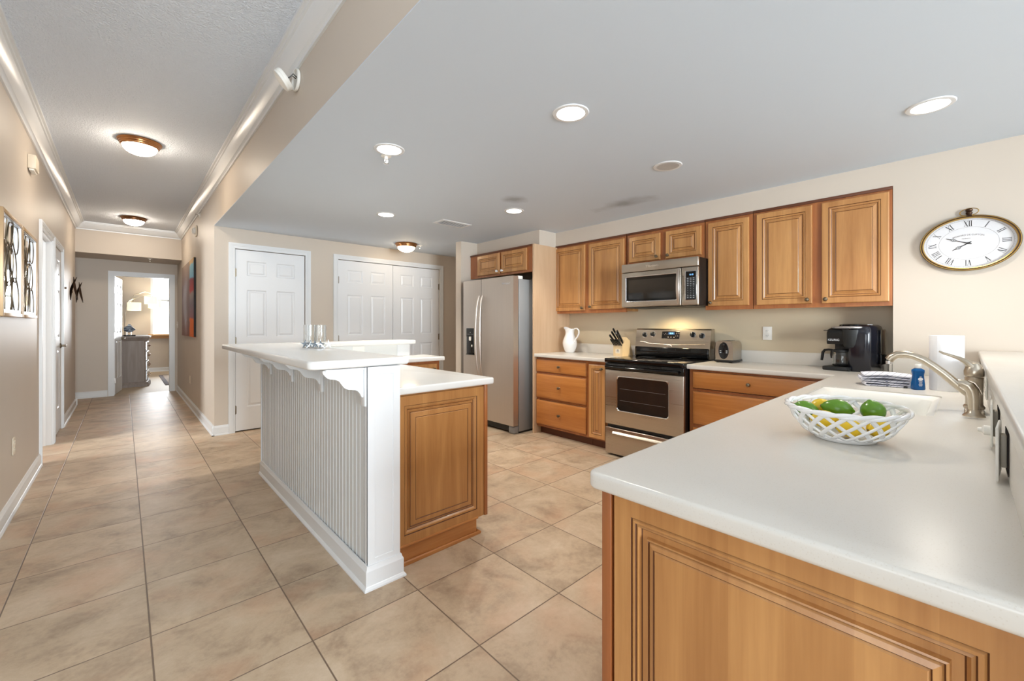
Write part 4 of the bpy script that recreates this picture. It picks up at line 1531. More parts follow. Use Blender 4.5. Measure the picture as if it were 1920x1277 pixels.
# ================================================================== THINGS ON THE COUNTERS
# ---- white pitcher
JX, JY = 3.90, 3.222
d = thing('pitcher', 'white porcelain pitcher with looped handle on the counter beside the refrigerator panel', 'pitcher', (JX, JY, CZ))
s = MB()
prof = [(0.046, 0.0), (0.052, 0.003), (0.066, 0.03), (0.081, 0.07), (0.0865, 0.11), (0.082, 0.145), (0.068, 0.18), (0.056, 0.21), (0.051, 0.235), (0.054, 0.26), (0.062, 0.285)]
seg = 36
rings = []
for inner in (0, 1):
    for q, (r, h) in enumerate(prof if not inner else list(reversed(prof))):
        ring = []
        for j in range(seg):
            a = 2 * PI * j / seg
            k_ = max(0.0, (h - 0.2) / 0.085)
            sp_ = max(0.0, math.cos(a - math.radians(80))) ** 4          # spout side
            rr = (r - 0.005 * inner) * (1 + 0.42 * k_ * k_ * sp_)
            hh = h + 0.022 * k_ * sp_ - 0.012 * k_ * (1 - abs(math.cos(a - math.radians(80)))) + (0.004 if inner and q == len(prof) - 1 else 0)
            ring.append(V((JX + rr * math.cos(a), JY + rr * math.sin(a), CZ + hh)))
        rings.append(ring)
s.loft(rings, 'porcelain', True, True, True)
s.build('body', d, angle=60)
s = MB()
hp = [(0.055, 0.262), (0.088, 0.286), (0.130, 0.288), (0.160, 0.264), (0.160, 0.226), (0.134, 0.190), (0.104, 0.166), (0.085, 0.144), (0.090, 0.128), (0.101, 0.122)]
pts = []
for q in range(len(hp) - 1):
    for t in (0, 0.5):
        p0, p1 = hp[q], hp[q + 1]
        pts.append((p0[0] + (p1[0] - p0[0]) * t, p0[1] + (p1[1] - p0[1]) * t))
pts.append(hp[-1])
s.tube([(JX + math.cos(math.radians(-100)) * a, JY + math.sin(math.radians(-100)) * a, CZ + h) for a, h in pts], [0.0085] * (len(pts) - 3) + [0.0075, 0.006, 0.004], 'porcelain', 12)
s.build('handle', d, angle=60)

# ---- knife block and knives
BX, BY = 3.905, 2.515
d = thing('knife_block', 'pale wood knife block left of the range, slanted towards the room', 'knife block', (BX, BY, CZ))
fk = F((BX, BY, CZ), UR, NR)          # a: viewer's right, c: towards the room
s = MB()
side = [(0.07, 0.0), (0.07, 0.105), (-0.01, 0.20), (-0.08, 0.16), (-0.135, 0.0)]
s.loft([[fk(a, z, c) for c, z in side] for a in (-0.055, 0.055)], 'blockwood', True, True, True)
s.build('block', d, smooth=False)
s = MB()
s.fbox(fk, (-0.028, 0.03, 0.070), (0.028, 0.075, 0.0706), 'cream_plastic')
s.fbox(fk, (-0.016, 0.05, 0.0706), (0.018, 0.055, 0.0708), 'ink_grey')
s.fbox(fk, (-0.012, 0.042, 0.0706), (0.014, 0.045, 0.0708), 'ink_grey')
s.fbox(fk, (-0.01, 0.06, 0.0706), (0.012, 0.068, 0.0708), 'ink_grey')
s.build('maker_label', d)
ax = V((-0.72, 0, 0.69)).normalized()           # knives lean out towards the room
side_v = V((0, -1, 0))


def knife(label, group, a, c, z, L, w, bol, roll=0.0, butt=False):
    p = fk(a, z, c)
    e = thing('kitchen_knife', label, 'knife', p, group, None, 0.0, True)
    x = (ax + V((0, -1, 0)) * roll).normalized()
    up_ = x.cross(V((0, 1, 0))).normalized()
    s = MB()
    s.tube([x * 0.002, x * (0.25 * L), x * (0.6 * L), x * (0.9 * L), x * L], [w * 0.9, w * 0.95, w, w * 1.1, w * 0.85], 'black', 10, flat=0.6, up=V((0, 1, 0)))
    s.build('handle', e)
    s = MB()
    s.tube([x * -0.004, x * 0.006], [w * 0.95, w * 0.95], 'chrome', 10, flat=0.64, up=V((0, 1, 0)))
    s.build('bolster', e)
    s = MB()
    o_ = up_ * (w * (0.98 if up_.z > 0 else -0.98))
    s.tube([x * 0.008 + o_, x * (L * 0.55) + o_ * 1.06, x * (L * 0.96) + o_ * 1.1], [0.0016, 0.0016, 0.0016], 'chrome', 6)
    s.build('tang', e)
    return e


ORD = ['first', 'second', 'third', 'fourth', 'fifth', 'sixth']
for q in range(6):
    knife('steak knife in the lower row of the knife block, ' + ORD[q] + ' from the left', 'steak knives in the lower row of the block', -0.046 + q * 0.0184, 0.067, 0.112, 0.098, 0.0078, True)
BIG = [(-0.044, 0.046, 0.137, 0.105, -0.10, 'black-handled knife at the left end of the upper row of the knife block'),
       (-0.026, 0.030, 0.156, 0.125, -0.04, 'large black-handled knife, second from the left in the upper row of the knife block'),
       (-0.004, 0.022, 0.166, 0.15, 0.0, 'longest black-handled knife standing highest in the knife block'),
       (0.030, 0.028, 0.159, 0.135, 0.06, 'black-handled knife on the right of the upper row of the knife block'),
       (0.046, 0.046, 0.137, 0.115, 0.13, 'black-handled knife leaning out at the right end of the knife block')]
for a, c, z, L, r_, lab in BIG:
    knife(lab, 'large knives in the upper row of the block', a, c, z, L * 1.2, 0.0122, True, r_)
e = thing('sharpening_steel', 'bright metal sharpening steel between the knife handles of the block', 'sharpening steel', fk(0.014, 0.160, 0.027), None, None, 0.0, True)
s = MB()
s.tube([ax * 0.0, ax * 0.06, ax * 0.115], [0.006, 0.0065, 0.0085], 'chrome', 10)
s.build('shaft', e)
s = MB()
s.tube([ax * 0.125 + V((0.0, 0.012 * math.cos(2 * PI * q / 14), 0)) + V((-0.69, 0, -0.72)) * (0.012 * math.sin(2 * PI * q / 14)) for q in range(14)], 0.0035, 'chrome', 8, closed=True)
s.build('ring', e)

# ---- toaster
TX, TY = 3.96, 1.447
d = thing('toaster', 'stainless two-slice toaster with black oval end panel, right of the range', 'toaster', (TX, TY, CZ))
ft = F((3.858, TY + 0.074, CZ), UR, NR)
s = MB()
sec = []
w_, h_ = 0.148, 0.19
for a, b in [(0.0, 0.018), (0.0, 0.15)] + [(0.028 - 0.028 * math.cos(t), 0.15 + 0.04 * math.sin(t)) for t in [PI / 2 * q / 6 for q in range(1, 7)]]:
    sec.append((a, b))
sec += [(w_ - a, b) for a, b in reversed(sec)]
D_ = [(0.0, 0.985), (0.006, 1.0), (0.20, 1.0), (0.206, 0.985)]
s.loft([[ft(w_ / 2 + (a - w_ / 2) * k_, 0.018 + (b - 0.018) * k_, -c) for a, b in sec] for c, k_ in D_], 'steel_h', True, True, True)
s.build('body', d, angle=40)
s = MB()
s.fbox(ft, (-0.006, 0.006, -0.214), (w_ + 0.006, 0.024, 0.008), 'black', 0.006)
for a in (0.01, w_ - 0.03):
    for c in (-0.02, -0.20):
        s.fbox(ft, (a, 0.0, c), (a + 0.02, 0.008, c + 0.02), 'black')
s.build('base', d)
s = MB()
el = [(w_ / 2 - 0.003 + 0.041 * math.cos(2 * PI * q / 36), 0.105 + 0.071 * math.sin(2 * PI * q / 36)) for q in range(36)]
s.loft([[ft(w_ / 2 - 0.003 + (a - w_ / 2 + 0.003) * k_, 0.105 + (b - 0.105) * k_, c) for a, b in el] for k_, c in ((1.04, 0.0), (1.04, 0.003), (1.0, 0.005), (0.94, 0.004))], 'black', True, False, True)
en = s.build('end_panel', d, angle=40)
s = MB()
s.fbox(ft, (w_ / 2 - 0.009, 0.09, 0.004), (w_ / 2 + 0.003, 0.165, 0.006), 'black_gloss')
s.fbox(ft, (w_ / 2 - 0.017, 0.148, 0.004), (w_ / 2 + 0.011, 0.168, 0.024), 'black', 0.004)
s.build('lever', en)
for a, b in ((-0.033, 0.1), (-0.033, 0.085), (0.018, 0.1), (0.018, 0.085)):
    s = MB()
    s.fbox(ft, (w_ / 2 + a, b, 0.003), (w_ / 2 + a + 0.012, b + 0.006, 0.007), 'print_white', 0.001)
    s.build('button', en)
s = MB()
for a in (0.045, 0.085):
    s.fbox(ft, (a, h_ - 0.0005, -0.17), (a + 0.022, h_ + 0.0012, -0.03), 'black')
s.build('slots', d)

# ---- coffee maker
d = thing('coffee_maker', 'black two-way coffee maker with silver lid handle in the counter corner', 'coffee maker', (3.930, 0.557, CZ), None, None, math.radians(-12), True)
fc = F((-0.135, 0.135, 0), (0, -1, 0), (-1, 0, 0))      # a: 0..0.27 left to right, c: out of the front


def blob(s, f, a0, a1, prof, m, cr=0.03, seg=5):
    """box with rounded plan corners, prof = list of (height, front, back, shrink)"""
    R = []
    for z, fr, bk, sh in prof:
        R.append([f(x, z, y) for x, y in rr2(a0 + sh, bk, a1 - sh, fr, cr, seg)])
    s.loft(R, m, True, True, True)


s = MB()
blob(s, fc, 0.135, 0.27, [(0.0, -0.002, -0.262, 0.004), (0.005, 0.0, -0.264, 0.0), (0.26, -0.002, -0.262, 0.0), (0.300, -0.006, -0.258, 0.002), (0.322, -0.02, -0.245, 0.006), (0.332, -0.05, -0.22, 0.016)], 'navy_black', 0.032)
s.build('body', d, angle=50)
s = MB()
blob(s, fc, 0.002, 0.16, [(0.19, -0.012, -0.25, 0.0), (0.205, -0.006, -0.252, 0.0), (0.275, -0.006, -0.252, 0.0), (0.296, -0.012, -0.245, 0.004), (0.312, -0.04, -0.225, 0.016)], 'black', 0.025)
s.fbox(fc, (-0.010, 0.288, -0.03), (0.02, 0.293, -0.004), 'black', 0.002)
hd = s.build('brew_head', d, angle=50)
text('logo', 'KEURIG', lambda a, b, c: fc(0.055 + a, 0.222 + b, -0.0055 + c), 0.021, hd, 'print_white', 0.0004)
s = MB()
R = []
for z, r in ((0.165, 0.030), (0.17, 0.040), (0.20, 0.048), (0.255, 0.055), (0.292, 0.057), (0.298, 0.055)):
    R.append([fc(0.155 + r * math.sin(PI * (q / 14 - 0.5)), z, -0.022 + 0.62 * r * math.cos(PI * (q / 14 - 0.5))) for q in range(15)] + [fc(0.155 + r, z, -0.09), fc(0.155 - r, z, -0.09)])
s.loft(R, 'black_soft', True, True, True)
s.build('pod_holder', d, angle=50)
s = MB()
P = []
for q in range(21):
    t = PI * (q / 20 - 0.5)
    P.append(fc(0.135 + 0.098 * math.sin(t), 0.311 + 0.003 * math.cos(t), -0.055 + 0.058 * math.cos(t)))
s.tube(P, [0.008] + [0.011] * 19 + [0.008], 'silver_frame', 12, flat=0.8)
s.build('lid_handle', d)
s = MB()
blob(s, fc, 0.06, 0.215, [(0.312, -0.03, -0.2, 0.0), (0.334, -0.032, -0.2, 0.004), (0.340, -0.05, -0.18, 0.02)], 'black_gloss', 0.05)
s.build('lid', d, angle=50)
for q, (a, c) in enumerate(((0.232, -0.055), (0.236, -0.08), (0.236, -0.11), (0.234, -0.14))):
    s = MB()
    s.lathe([(0.006, 0.0), (0.006, 0.003), (0.0, 0.0035)], 'print_white', fc(a, 0.3275 + 0.0045 * (q > 0), c), (0, 0, 1), 12)
    s.build('button', d)
s = MB()
blob(s, fc, -0.012, 0.165, [(0.0, 0.028, -0.2, 0.004), (0.006, 0.032, -0.2, 0.0), (0.024, 0.032, -0.2, 0.0), (0.028, 0.028, -0.196, 0.004)], 'black_soft', 0.03)
s.build('drip_tray', d, angle=50)
s = MB()
s.fbox(fc, (0.0, 0.026, -0.25), (0.15, 0.20, -0.155), 'black', 0.01)
s.build('back_panel', d)
s = MB()
s.fbox(fc, (0.272, 0.12, -0.245), (0.285, 0.30, -0.16), 'glass', 0.008, 3)
s.fbox(fc, (0.2705, 0.05, -0.245), (0.285, 0.12, -0.16), 'black', 0.004)
s.build('water_tank', d)
# carafe: lifted out with its handle, so a thing of its own
rot = Matrix.Rotation(math.radians(-12), 4, 'Z')
pc = V((3.930, 0.557, 0)) + rot @ V((-0.135 + 0.068, 0.135 - 0.085, 0))
d = thing('coffee_carafe', 'glass coffee carafe with black lid and handle on the drip tray of the coffee maker', 'carafe', (pc.x, pc.y, CZ + 0.0285), None, None, math.radians(-12), True)
s = MB()
s.lathe([(0.0, 0.0), (0.052, 0.0), (0.058, 0.006), (0.0605, 0.03), (0.06, 0.07), (0.056, 0.098), (0.053, 0.106), (0.051, 0.106), (0.054, 0.096), (0.058, 0.07), (0.0585, 0.03), (0.056, 0.009), (0.05, 0.003), (0.0, 0.003)], 'glass', (0, 0, 0), (0, 0, 1), 36)
s.build('glass_body', d, angle=60)
s = MB()
s.lathe([(0.0, 0.104), (0.0545, 0.104), (0.0575, 0.108), (0.0575, 0.118), (0.05, 0.124), (0.0, 0.126)], 'black_soft', (0, 0, 0), (0, 0, 1), 32)
s.build('lid', d)
s = MB()
s.tube([(0, 0.055, 0.114), (0, 0.085, 0.118), (0, 0.112, 0.114), (-0.004, 0.124, 0.096), (-0.006, 0.126, 0.066), (-0.007, 0.130, 0.036)], [0.010, 0.011, 0.012, 0.013, 0.0125, 0.011], 'black', 12, flat=0.75)
s.tube([(-0.002, 0.0625, 0.112), (-0.002, 0.068, 0.08), (-0.002, 0.067, 0.055)], [0.011, 0.009, 0.006], 'black', 10, flat=0.6)
s.build('handle', d)

# ---- folded towel, soap, paper towels
def towel():
    d = thing('dish_towel', 'folded white dish towel with thin blue grid beside the sink', 'dish towel', (3.075, 0.305, CZ))
    s = MB()
    cx, cy, zr = 3.07, 0.305, math.radians(12)
    ca, sa = math.cos(zr), math.sin(zr)

    def P(u_, v_, z):
        return V((cx + u_ * ca - v_ * sa, cy + u_ * sa + v_ * ca, CZ + z))
    R = []
    hw, hd_ = 0.098, 0.072
    # one ribbon of cloth folded back and forth, thickness 5 mm, five layers
    cen = []
    L = 5
    th = 0.0150
    for q in range(L):
        y0, y1 = (-hw, hw) if q % 2 == 0 else (hw, -hw)
        sh = 0.007 * ((q * 37) % 5 - 2) / 2
        z = 0.005 + q * th
        for j in range(9):
            t = j / 8
            yy = y0 + (y1 - y0) * t + sh
            cen.append((yy, z + 0.0015 * math.sin(3 * t + q * 1.7) + (0.006 * math.sin(PI * t) if q > 2 else 0)))
        if q < L - 1:
            for j in range(1, 4):
                a = PI * j / 4
                sg = 1 if y1 > 0 else -1
                cen.append((y1 + sh + sg * 0.006 * math.sin(a), z + th * (1 - math.cos(a)) / 2))
    top, bot = [], []
    for i, (yy, z) in enumerate(cen):
        p0, p1 = cen[max(i - 1, 0)], cen[min(i + 1, len(cen) - 1)]
        dx, dz = p1[0] - p0[0], p1[1] - p0[1]
        l_ = math.hypot(dx, dz) or 1
        n_ = (-dz / l_, dx / l_)
        top.append((yy + n_[0] * 0.0036, z + n_[1] * 0.0036))
        bot.append((yy - n_[0] * 0.0036, z - n_[1] * 0.0036))
    sec = top + list(reversed(bot))
    for j in range(9):
        t = j / 8
        u_ = -hd_ + 2 * hd_ * t
        k_ = 1 - 0.10 * abs(2 * t - 1) ** 3
        R.append([P(u_ + 0.003 * math.sin(z * 300 + yy * 40), yy * k_, max(0.0008, z * (0.86 + 0.14 * math.sin(PI * min(1, max(0, t)))) + 0.0012 * math.sin(9 * t + 30 * yy) * (z > 0.012))) for yy, z in sec])
    s.loft(R, 'towel', True, True, True)
    s.build('folded_cloth', d, angle=70)
    s = MB()
    s.box((3.00, 0.208, CZ + 0.0005), (3.012, 0.222, CZ + 0.010), 'black')
    s.build('tag', d)


towel()
QX, QY = 3.0, 0.168
d = thing('dish_soap_bottle', 'small blue dish soap bottle with white cap in front of the paper towels', 'soap bottle', (QX, QY, CZ))
fs = F((QX, QY, CZ), (0.62, -0.78, 0), (-0.78, -0.62, 0))
s = MB()
R = []
for z, a, b in ((0.0, 0.026, 0.017), (0.004, 0.029, 0.020), (0.03, 0.0275, 0.019), (0.06, 0.024, 0.017), (0.075, 0.0228, 0.0165), (0.092, 0.026, 0.018), (0.101, 0.0255, 0.0175), (0.107, 0.018, 0.013), (0.110, 0.011, 0.010)):
    R.append([fs(a * math.copysign(abs(math.cos(2 * PI * q / 28)) ** 0.7, math.cos(2 * PI * q / 28)), z, b * math.copysign(abs(math.sin(2 * PI * q / 28)) ** 0.7, math.sin(2 * PI * q / 28))) for q in range(28)])
s.loft(R, 'soap', True, True, True)
s.build('bottle', d, angle=60)
s = MB()
s.lathe([(0.0125, 0.110), (0.0135, 0.112), (0.0135, 0.128), (0.012, 0.131), (0.0, 0.131)], 'white_plastic', (QX, QY, CZ), (0, 0, 1), 24)
s.build('cap', d)
s = MB()
for q in range(1):
    s.loft([[fs(x * k_ - 0.002, 0.055 + y * k_, 0.0192) for x, y in [(0.0115 * math.cos(2 * PI * j / 24), 0.0085 * math.sin(2 * PI * j / 24)) for j in range(24)]] for k_ in (1.0, 0.01)], 'print_white', True)
for b, wd in ((0.041, 0.018), (0.036, 0.012), (0.030, 0.015), (0.025, 0.017), (0.020, 0.013), (0.0665, 0.008)):
    s.fbox(fs, (-0.002 - wd / 2, b, 0.019), (-0.002 + wd / 2, b + 0.0022, 0.0205), 'print_white')
s.build('label_print', d)

PX, PY = 3.07, 0.067
d = thing('paper_towel_roll', 'tall white paper towel roll standing behind the faucet', 'paper towels', (PX, PY, CZ))
s = MB()
s.lathe([(0.020, 0.0), (0.062, 0.0), (0.0635, 0.002), (0.0635, 0.277), (0.062, 0.2795), (0.020, 0.2795), (0.020, 0.0)], 'paper', (PX, PY, CZ), (0, 0, 1), 56)
s.tube([(PX - 0.0635 * math.cos(0.5), PY + 0.0635 * math.sin(0.5), CZ + 0.002), (PX - 0.0637 * math.cos(0.5), PY + 0.0637 * math.sin(0.5), CZ + 0.278)], 0.0008, 'paper', 6)
s.build('sheets', d, angle=40)
s = MB()
s.lathe([(0.0195, 0.001), (0.0195, 0.2785), (0.018, 0.2785), (0.018, 0.001), (0.0195, 0.001)], 'stem', (PX, PY, CZ), (0, 0, 1), 24)
s.build('cardboard_core', d)

# ---- woven bowl with lemons and limes
WX, WY = 1.548, 0.243
RB, RT, HB = 0.072, 0.136, 0.094
d = thing('fruit_bowl', 'white openwork ceramic bowl of lemons and limes on the near counter', 'bowl', (WX, WY, CZ))


def bowl_pt(th, t, out=0.0):
    r = RB + (RT - RB) * (t ** 0.72) + out
    z = 0.012 + (HB - 0.012) * t ** 1.25
    return V((WX + r * math.cos(th), WY + r * math.sin(th) * 1.04, CZ + z + 0.006 * t * math.cos(th - 0.2)))


s = MB()
s.lathe([(0.0, 0.0), (0.068, 0.0), (0.074, 0.003), (0.078, 0.010), (0.075, 0.014), (0.066, 0.010), (0.0, 0.008)], 'porcelain', (WX, WY, CZ), (0, 0, 1), 48)
s.build('base', d, angle=60)
for sg, nm in ((1, 'lattice_strands'), (-1, 'lattice_strands')):
    s = MB()
    for q in range(17):
        th0 = 2 * PI * q / 17
        s.tube([bowl_pt(th0 + sg * 0.78 * t, t, 0.0012 * sg) for t in [j / 10 for j in range(11)]], [0.0068] * 11, 'porcelain', 10, flat=0.5, up=None)
    s.build(nm, d, angle=60)
s = MB()
for ph in (0.0, PI):
    s.tube([bowl_pt(2 * PI * j / 132, 1.0, 0.0028 * math.cos(8 * 2 * PI * j / 132 + ph)) + V((0, 0, 0.0032 * math.sin(8 * 2 * PI * j / 132 + ph))) for j in range(132)], 0.0056, 'porcelain', 10, closed=True, up=(0, 0, 1))
s.build('braided_rim', d, angle=60)


def citrus(kind, label, group, x, y, z, L, r, dirv, m, stem=False):
    e = thing(kind, label, kind, (x, y, z), group, None, 0.0, True)
    q = V((0, 0, 1)).rotation_difference(V(dirv).normalized())
    s = MB()
    prof = [(0.0, -1.0), (0.12, -0.985), (0.2, -0.93), (0.42, -0.82), (0.68, -0.6), (0.88, -0.32), (0.98, -0.05), (0.97, 0.2), (0.86, 0.45), (0.66, 0.66), (0.42, 0.82), (0.24, 0.9), (0.15, 0.96), (0.08, 1.0), (0.0, 1.005)]
    R = []
    for a, h in prof:
        R.append([q @ V((max(a, 1e-4) * r * math.cos(2 * PI * j / 24) * (1 + 0.015 * math.sin(3 * j)), max(a, 1e-4) * r * math.sin(2 * PI * j / 24), h * L / 2)) for j in range(24)])
    s.loft(R, m, True, True, True)
    s.build('fruit', e, angle=70)
    s = MB()
    if stem:
        s.tube([q @ V((0, 0, L / 2 - 0.002)), q @ V((0.002, 0, L / 2 + 0.008)), q @ V((0.005, 0, L / 2 + 0.014))], [0.003, 0.002, 0.0025], 'stem', 8)
    else:
        s.tube([q @ V((0, 0, -L / 2 - 0.001)), q @ V((0, 0, -L / 2 + 0.003))], [0.003, 0.004], 'stem', 8)
    s.build('stem', e)


LG, MG = 'limes on top of the bowl', 'lemons in the bowl'
citrus('lime', 'large glossy green lime lying across the middle of the bowl', LG, 1.565, 0.262, 1.004, 0.083, 0.0285, (0.25, -0.95, -0.12), 'lime')
citrus('lime', 'plump green lime with pointed tip up, near the faucet end of the bowl', LG, 1.600, 0.184, 1.002, 0.070, 0.031, (-0.1, 0.25, 0.9), 'lime')
citrus('lime', 'slim green lime with a short stem, low at the kitchen end of the bowl', LG, 1.545, 0.335, 0.996, 0.070, 0.0225, (-0.15, 0.95, 0.3), 'lime', True)
citrus('lemon', 'yellow lemon lying between the slim lime and the large lime, at the back', MG, 1.597, 0.312, 0.998, 0.068, 0.0245, (0.5, -0.6, 0.3), 'lemon')
citrus('lemon', 'yellow lemon showing just over the front rim before the large lime', MG, 1.512, 0.285, 0.976, 0.07, 0.0265, (0.1, -0.95, 0.1), 'lemon')
citrus('lemon', 'yellow lemon low behind the lattice at the front of the bowl', MG, 1.497, 0.222, 0.962, 0.066, 0.026, (0.3, -0.95, 0.0), 'lemon')
citrus('lemon', 'yellow lemon behind the lattice under the plump lime', MG, 1.535, 0.165, 0.966, 0.066, 0.027, (0.8, -0.6, 0.1), 'lemon')
citrus('lemon', 'yellow lemon buried at the bottom of the bowl under the limes', MG, 1.568, 0.235, 0.953, 0.064, 0.0255, (0.2, 0.9, 0.0), 'lemon')

# ---- glass candle cylinders with white coral pieces on the island bar
def cylinder_vase(x, y, r, h, label):
    d = thing('glass_cylinder', label, 'glass vase', (x, y, 1.0925), 'glass cylinders on the island bar')
    s = MB()
    s.lathe([(0.0, 0.0), (r, 0.0), (r, h), (r - 0.003, h), (r - 0.003, 0.006), (0.0, 0.006)], 'glass', (x, y, 1.0925), (0, 0, 1), 36)
    s.build('glass_wall', d, angle=40)


cylinder_vase(0.958, 3.145, 0.039, 0.160, 'left clear glass cylinder on the island bar, starfish heaped round its foot')
cylinder_vase(1.000, 3.058, 0.039, 0.159, 'right clear glass cylinder on the island bar beside the lone white starfish')


def starfish(x, y, r, lean, az, label, m='pearl', z0=1.0925):
    d = thing('starfish_ornament', label, 'starfish', (x, y, z0), 'starfish ornaments round the glass cylinders', None, az, True)
    s = MB()
    pts = []
    for q in range(10):
        a = PI / 2 + PI * q / 5
        rr = r if q % 2 == 0 else r * 0.36
        pts.append((rr * math.cos(a), rr * math.sin(a)))
    zoff = r * 0.81
    cl, sl = math.cos(lean), math.sin(lean)
    front = [V((px_, py_ * sl, py_ * cl + zoff * cl)) for px_, py_ in pts]
    nrm = V((0, -cl, sl))
    c0 = V((0, 0, zoff * cl))
    for sg in (1, -1):
        c_ = c0 + nrm * (0.18 * r * sg)
        for q in range(10):
            s.face([c_, front[q], front[(q + 1) % 10]] if sg > 0 else [c_, front[(q + 1) % 10], front[q]], m)
    bmesh.ops.remove_doubles(s.bm, verts=list(s.bm.verts), dist=1e-6)
    s.build('body', d, smooth=False)


starfish(1.022, 2.965, 0.036, 0.15, -0.5, 'white starfish standing alone at the right of the glass cylinders', 'porcelain')
starfish(0.918, 3.105, 0.036, 0.30, -0.1, 'pearly starfish at the left end of the heap before the glass cylinders')
starfish(0.938, 3.072, 0.038, 0.50, -0.6, 'pearly starfish leaning on the left glass cylinder, second from the left of the heap')
starfish(0.958, 3.030, 0.034, 0.35, -0.2, 'pearly starfish in the middle of the heap where the two glass cylinders meet')
starfish(0.985, 2.992, 0.037, 0.50, 0.1, 'pearly starfish leaning on the right glass cylinder at the right end of the heap')

# ================================================================== ON THE WALLS AND CEILINGS
# ---- wall clock
KX, KY, KZ = XW - 0.001, -0.010, 1.762
KA, KB = 0.2165, 0.172
d = thing('wall_clock', 'oval pocket-watch wall clock with gold rim and roman numerals', 'clock', (KX, KY, KZ - KB))
fq = F((KX, KY, KZ), UR, NR)


def ell(ka, kb, c, n_=72):
    return [fq(ka * math.cos(2 * PI * q / n_), kb * math.sin(2 * PI * q / n_), c) for q in range(n_)]


s = MB()
s.loft([ell(KA - 0.006, KB - 0.006, 0.0), ell(KA, KB, 0.006), ell(KA, KB, 0.026), ell(KA - 0.003, KB - 0.003, 0.031), ell(KA - 0.005, KB - 0.005, 0.031), ell(KA - 0.006, KB - 0.006, 0.029), ell(KA - 0.012, KB - 0.012, 0.029), ell(KA - 0.013, KB - 0.013, 0.031), ell(KA - 0.016, KB - 0.016, 0.030), ell(KA - 0.019, KB - 0.019, 0.012)], 'gold', True, True, False, ['rust', 'gold', 'rust', 'gold', 'gold', 'rust', 'rust', 'gold', 'gold', 'gold'])
s.build('rim', d, angle=40)
s = MB()
s.loft([ell(KA - 0.010, KB - 0.010, 0.005), ell(KA - 0.010, KB - 0.010, 0.012), ell(0.002, 0.002, 0.0122)], 'dial', True, False, True)
s.build('dial', d, angle=40)
s = MB()
for ka, w_ in ((0.186, 0.0010), (0.128, 0.0008)):
    kb = ka * (KB - 0.018) / (KA - 0.018)
    s.loft([ell(ka, kb, 0.0128), ell(ka + w_, kb + w_, 0.0128)], 'ink_grey', True)
for q in range(60):
    a = 2 * PI * q / 60
    ra, rb = 0.190, 0.190 * (KB - 0.018) / (KA - 0.018)
    p0 = (ra * math.cos(a), rb * math.sin(a))
    s.fbox(fq, (p0[0] - 0.0008, p0[1] - 0.0008, 0.0122), (p0[0] + 0.0008, p0[1] + 0.0008, 0.0128), 'ink_grey')
s.build('minute_track', d)
NUM = ['XII', 'I', 'II', 'III', 'IIII', 'V', 'VI', 'VII', 'VIII', 'IX', 'X', 'XI']
NUM[4] = 'IV'
for q, body in enumerate(NUM):
    a = PI / 2 - 2 * PI * q / 12
    ka, kb = 0.158, 0.122
    ux_, uy_ = math.cos(a), math.sin(a)
    cxn, cyn = ka * ux_, kb * uy_
    outv = V((ux_ * 1.0, uy_ * 1.0)).normalized()
    rgt = V((outv.y, -outv.x))
    H = 0.034
    s = MB()
    fn = lambda a_, b_, c_, cxn=cxn, cyn=cyn, rgt=rgt, outv=outv: fq(cxn + rgt.x * a_ + outv.x * b_, cyn + rgt.y * a_ + outv.y * b_, 0.0123 + c_)

    def bar(x0, x1, w_):
        s.face([fn(x0 - w_, -H / 2, 0.0008), fn(x0 + w_, -H / 2, 0.0008), fn(x1 + w_, H / 2, 0.0008), fn(x1 - w_, H / 2, 0.0008)], 'ink')

    def serif(x, y_, w_=0.0042):
        s.face([fn(x - w_, y_ - 0.0006, 0.0009), fn(x + w_, y_ - 0.0006, 0.0009), fn(x + w_, y_ + 0.0006, 0.0009), fn(x - w_, y_ + 0.0006, 0.0009)], 'ink')
    WD = {'I': 0.009, 'V': 0.019, 'X': 0.019}
    tot = sum(WD[ch] for ch in body)
    x = -tot / 2
    for ch in body:
        m_ = x + WD[ch] / 2
        if ch == 'I':
            bar(m_, m_, 0.0016)
            serif(m_, H / 2)
            serif(m_, -H / 2)
        elif ch == 'V':
            bar(m_, m_ - 0.0065, 0.0018)
            bar(m_, m_ + 0.0065, 0.0006)
            serif(m_ - 0.0065, H / 2, 0.0035)
            serif(m_ + 0.0065, H / 2, 0.003)
        else:
            bar(m_ + 0.0065, m_ - 0.0065, 0.0018)
            bar(m_ - 0.0065, m_ + 0.0065, 0.0006)
            for sx_ in (-0.0065, 0.0065):
                serif(sx_ + m_, H / 2, 0.003)
                serif(sx_ + m_, -H / 2, 0.003)
        x += WD[ch]
    s.build('numeral', d, smooth=False, recalc=False)
text('lettering', 'BEDFORD DE CLIFTON', lambda a, b, c: fq(a * 1.0, 0.052 - 2.6 * a * a + b, 0.0126 + c), 0.013, d, 'ink_grey', 0.0002)
text('lettering', 'Manufacturers', lambda a, b, c: fq(a - 0.008, 0.030 + b, 0.0126 + c), 0.0065, d, 'ink_grey', 0.0002)


